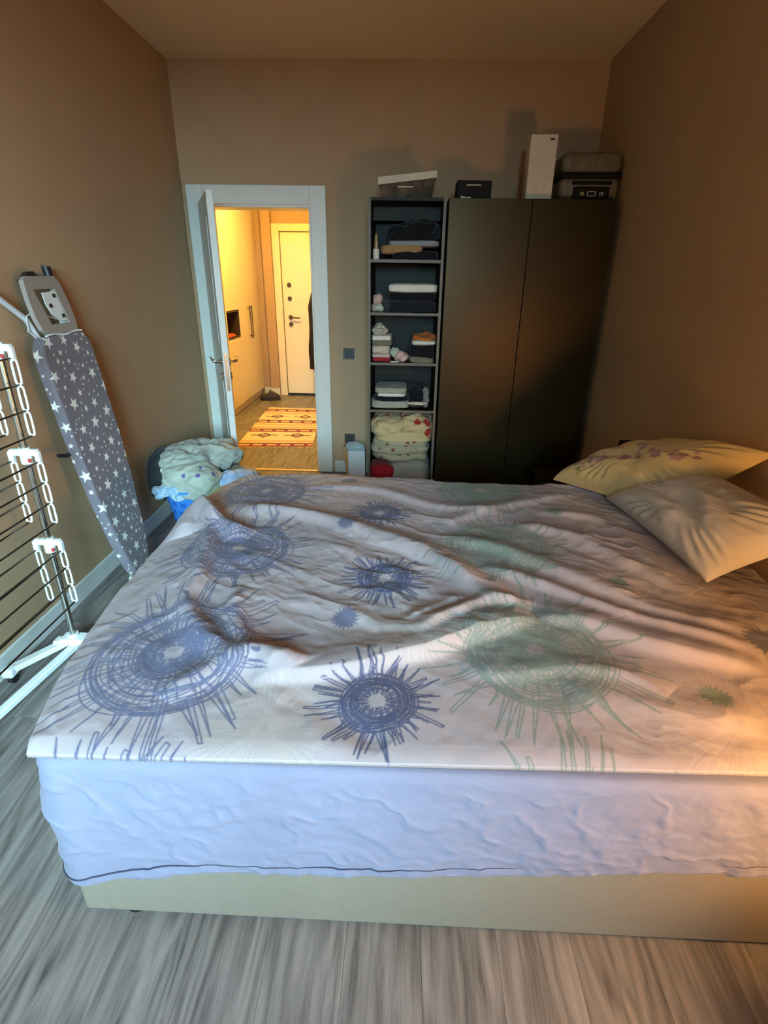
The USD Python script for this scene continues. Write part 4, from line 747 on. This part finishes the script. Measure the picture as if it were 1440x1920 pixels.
for c_, r0, r1, k_, al in fills:
    dx, dy = qp[:, 0]-c_[0], qp[:, 1]-c_[1]; r = np.hypot(dx, dy); a = np.arctan2(dy, dx); rag = 1+.25*np.sin(a*17+3*np.sin(a*5))
    blend(np.clip((r-r0*rag)/.012, 0, 1)*np.clip((r1*(1+.1*np.sin(a*7))-r)/(.09 if k_ != 'deep' else .02), 0, 1)*al*(.6 if k_ == 'green' else .62), k_)
    if k_ == 'green': blend(np.clip((.20*(1+.06*np.sin(a*3))-r)/.05, 0, 1)*.24, k_)
    if k_ == 'blue': blend(np.clip((.20*(1+.06*np.sin(a*3))-r)/.05, 0, 1)*.16, k_)
for bx_, by_, r_b, k_ in blobs:
    dx, dy = qp[:, 0]-bx_, qp[:, 1]-by_; r = np.hypot(dx, dy); a = np.arctan2(dy, dx); blend(np.clip((r_b*(1+.14*np.sin(a*19)+.10*np.sin(a*31+1))-r)/.006, 0, 1)*.8, k_)
# lip turned under all round
edge = np.concatenate([QV[:, 0], QV[-1, 1:], QV[-2::-1, -1], QV[0, -2:0:-1]]); ei = np.arange(nx*ny).reshape(nx, ny); eidx = np.concatenate([ei[:, 0], ei[-1, 1:], ei[-2::-1, -1], ei[0, -2:0:-1]])
cen = np.array([.2, 1.7, .6]); dirs = cen-edge; dirs[:, 2] = 0; dirs /= np.linalg.norm(dirs, axis=1)[:, None]
l1 = edge+[0, 0, -.011]-dirs*.001; l2 = edge+[0, 0, -.013]+dirs*.03; ne = len(edge); b0 = nx*ny; i_ = np.arange(ne); j_ = (i_+1) % ne
lipf = np.concatenate([np.c_[eidx[i_], b0+i_, eidx[j_]], np.c_[eidx[j_], b0+i_, b0+j_], np.c_[b0+i_, b0+ne+i_, b0+j_], np.c_[b0+j_, b0+ne+i_, b0+ne+j_]])
solo('quilt', (np.vstack([QV.reshape(-1, 3), l1, l2]), np.vstack([grid(QV), lipf])), M['ink'], 'rumpled white quilt printed with scribbled blue and green flowers on the bed', 'quilt', col=np.vstack([ink, ink[eidx], ink[eidx]]))

# ------------------------------------------------------------------ pillows
def pillow(c4, th, seed, n=150, flat=.0, wr=.012, dn=None, gather=.02):
    """four corners (in order round the pillow), puffed both ways"""
    c4 = np.array(c4, float); t = np.linspace(-1, 1, n); U, V = np.meshgrid(t, t, indexing='ij')
    pin_ = 1-.10*(1-np.abs(V)**2)*0; Up = U*(1-.07*(1-U**2)*0-.06*(1-V**2)*np.abs(U)**3); Vp = V*(1-.06*(1-U**2)*np.abs(V)**3)
    a, b = (Up+1)/2, (Vp+1)/2
    P_ = ((1-a)*(1-b))[..., None]*c4[0]+(a*(1-b))[..., None]*c4[1]+(a*b)[..., None]*c4[2]+((1-a)*b)[..., None]*c4[3]
    nr = np.cross(c4[1]-c4[0]+c4[2]-c4[3], c4[3]-c4[0]+c4[2]-c4[1]); nr /= np.linalg.norm(nr)
    if dn is not None and nr@np.array(dn) < 0: nr = -nr
    pr = (np.clip(1-np.abs(U)**2.6, 0, 1)*np.clip(1-np.abs(V)**2.6, 0, 1))**.44
    ang_ = np.arctan2(V, U); rr = np.maximum(np.abs(U), np.abs(V))
    puck = gather*np.clip((rr-.45)/.5, 0, 1)*np.sqrt(np.clip(1-rr, 0, 1))*np.sin(ang_*23+4*np.sin(ang_*5+seed))*1.6
    w_ = wr*(fbm(np.dstack([U, V, U*0]), 1.8, 4, seed)*2)+wr*.7*np.sqrt(np.clip(1-rr, 0, 1))*np.sin((U*.4+V*.9)*9+6*fbm(np.dstack([U, V, U*0]), 1.6, 2, seed+3))
    top = P_+nr*(pr*(th+puck*.35+w_)+.0015)[..., None]; bot = P_-nr*(pr*th*(1-flat)+.0015)[..., None]
    m = n*n; F = grid(top); Vx = np.vstack([top.reshape(-1, 3), bot.reshape(-1, 3)]); ii = np.arange(m).reshape(n, n); ee = np.concatenate([ii[:, 0], ii[-1, 1:], ii[-2::-1, -1], ii[0, -2:0:-1]]); e2 = np.roll(ee, -1)
    s = 1 if np.cross(c4[1]-c4[0], c4[3]-c4[0])@nr > 0 else -1
    F = np.vstack([F if s > 0 else F[:, ::-1], (F[:, ::-1] if s > 0 else F)+m, np.c_[ee, ee+m, e2] if s > 0 else np.c_[ee, e2, ee+m], np.c_[e2, ee+m, e2+m] if s > 0 else np.c_[e2, e2+m, ee+m]])
    return Vx, F, np.r_[U.ravel(), U.ravel()], np.r_[V.ravel(), V.ravel()]
PW4 = [(.945, 2.34, .640), (1.035, 1.60, .635), (1.262, 1.43, .90), (1.20, 1.98, .885)]
v_, f_, _, _ = pillow(PW4, .125, 3, dn=(-1, 0, 1), wr=.020, flat=.8, gather=.032)
solo('pillow', (v_, f_), M['pillow'], 'plain white pillow slumped in front of the flowered pillow', 'pillow', smooth=True)
PY4 = [(.775, 2.615, .625), (1.06, 2.04, .690), (1.245, 1.77, 1.035), (1.235, 2.55, .815)]
v_, f_, pu, pv = pillow(PY4, .135, 9, dn=(-1, 0, 1), wr=.016, flat=.8, gather=.03)
cpc = np.empty((len(v_), 3)); cpc[:] = lin(198, 174, 122)
frg = np.random.default_rng(8)
def petal(cx, cy, r, k, col):
    global cpc
    d_ = np.hypot(pu-cx, (pv-cy)*.75); a = np.arctan2((pv-cy)*.75, pu-cx); al = np.clip((r*(.62+.38*np.abs(np.cos(a*2.5+k)))-d_)/.012, 0, 1)[:, None]*.85; cpc = cpc*(1-al)+np.array(col)*al
plum, mauve, olv = lin(134, 84, 92), lin(160, 116, 116), lin(120, 108, 84)
for i in range(26):
    t = i/25; petal(-.75+1.5*t+frg.normal(0, .02), -.66+.95*t+.10*math.sin(i*1.9), frg.uniform(.035, .085), frg.uniform(0, 3), plum if i % 3 else mauve)
for i in range(16): petal(-.42+frg.normal(0, .14), -.35+frg.normal(0, .2), frg.uniform(.03, .07), frg.uniform(0, 3), mauve if i % 2 else olv)
for i in range(5): petal(frg.uniform(-.2, .7), .10+frg.normal(0, .06), frg.uniform(.04, .09), frg.uniform(0, 3), mauve)
solo('pillow', (v_, f_), M['ink'], 'cream pillow with plum flowers propped against the right wall', 'pillow', col=cpc)

# ------------------------------------------------------------------ bedside lamp right of the picture, on the near side of the bed
LX, LY, LZ = 1.10, .44, .50
nt = Thing('bedside_table', 'small dark bedside table on the near side of the bed by the right wall', 'table', (LX, LY, 0))
put(nt, 'top', box(LX-.17, LX+.17, LY-.17, LY+.17, LZ-.02, LZ, .003), M['dark'], False)
for sx in (-1, 1):
    for sy in (-1, 1): put(nt, 'leg', box(LX+sx*.15-.015, LX+sx*.15+.015, LY+sy*.15-.015, LY+sy*.15+.015, 0, LZ-.02), M['dark'], False)
fl_ = Thing('table_lamp', 'warm bedside lamp with opal globe right of the picture', 'lamp', (LX, LY, LZ))
put(fl_, 'base', lathe([(0, 0), (.07, 0), (.07, .015), (.016, .03), (.014, .22), (0, .22)], (LX, LY, LZ)), M['black'])
put(fl_, 'globe', xf(trimesh.creation.icosphere(3, .11), (LX, LY, LZ+.32)), glow('lamp_globe_glow', (1.0, .50, .15), LAMP_E), True)
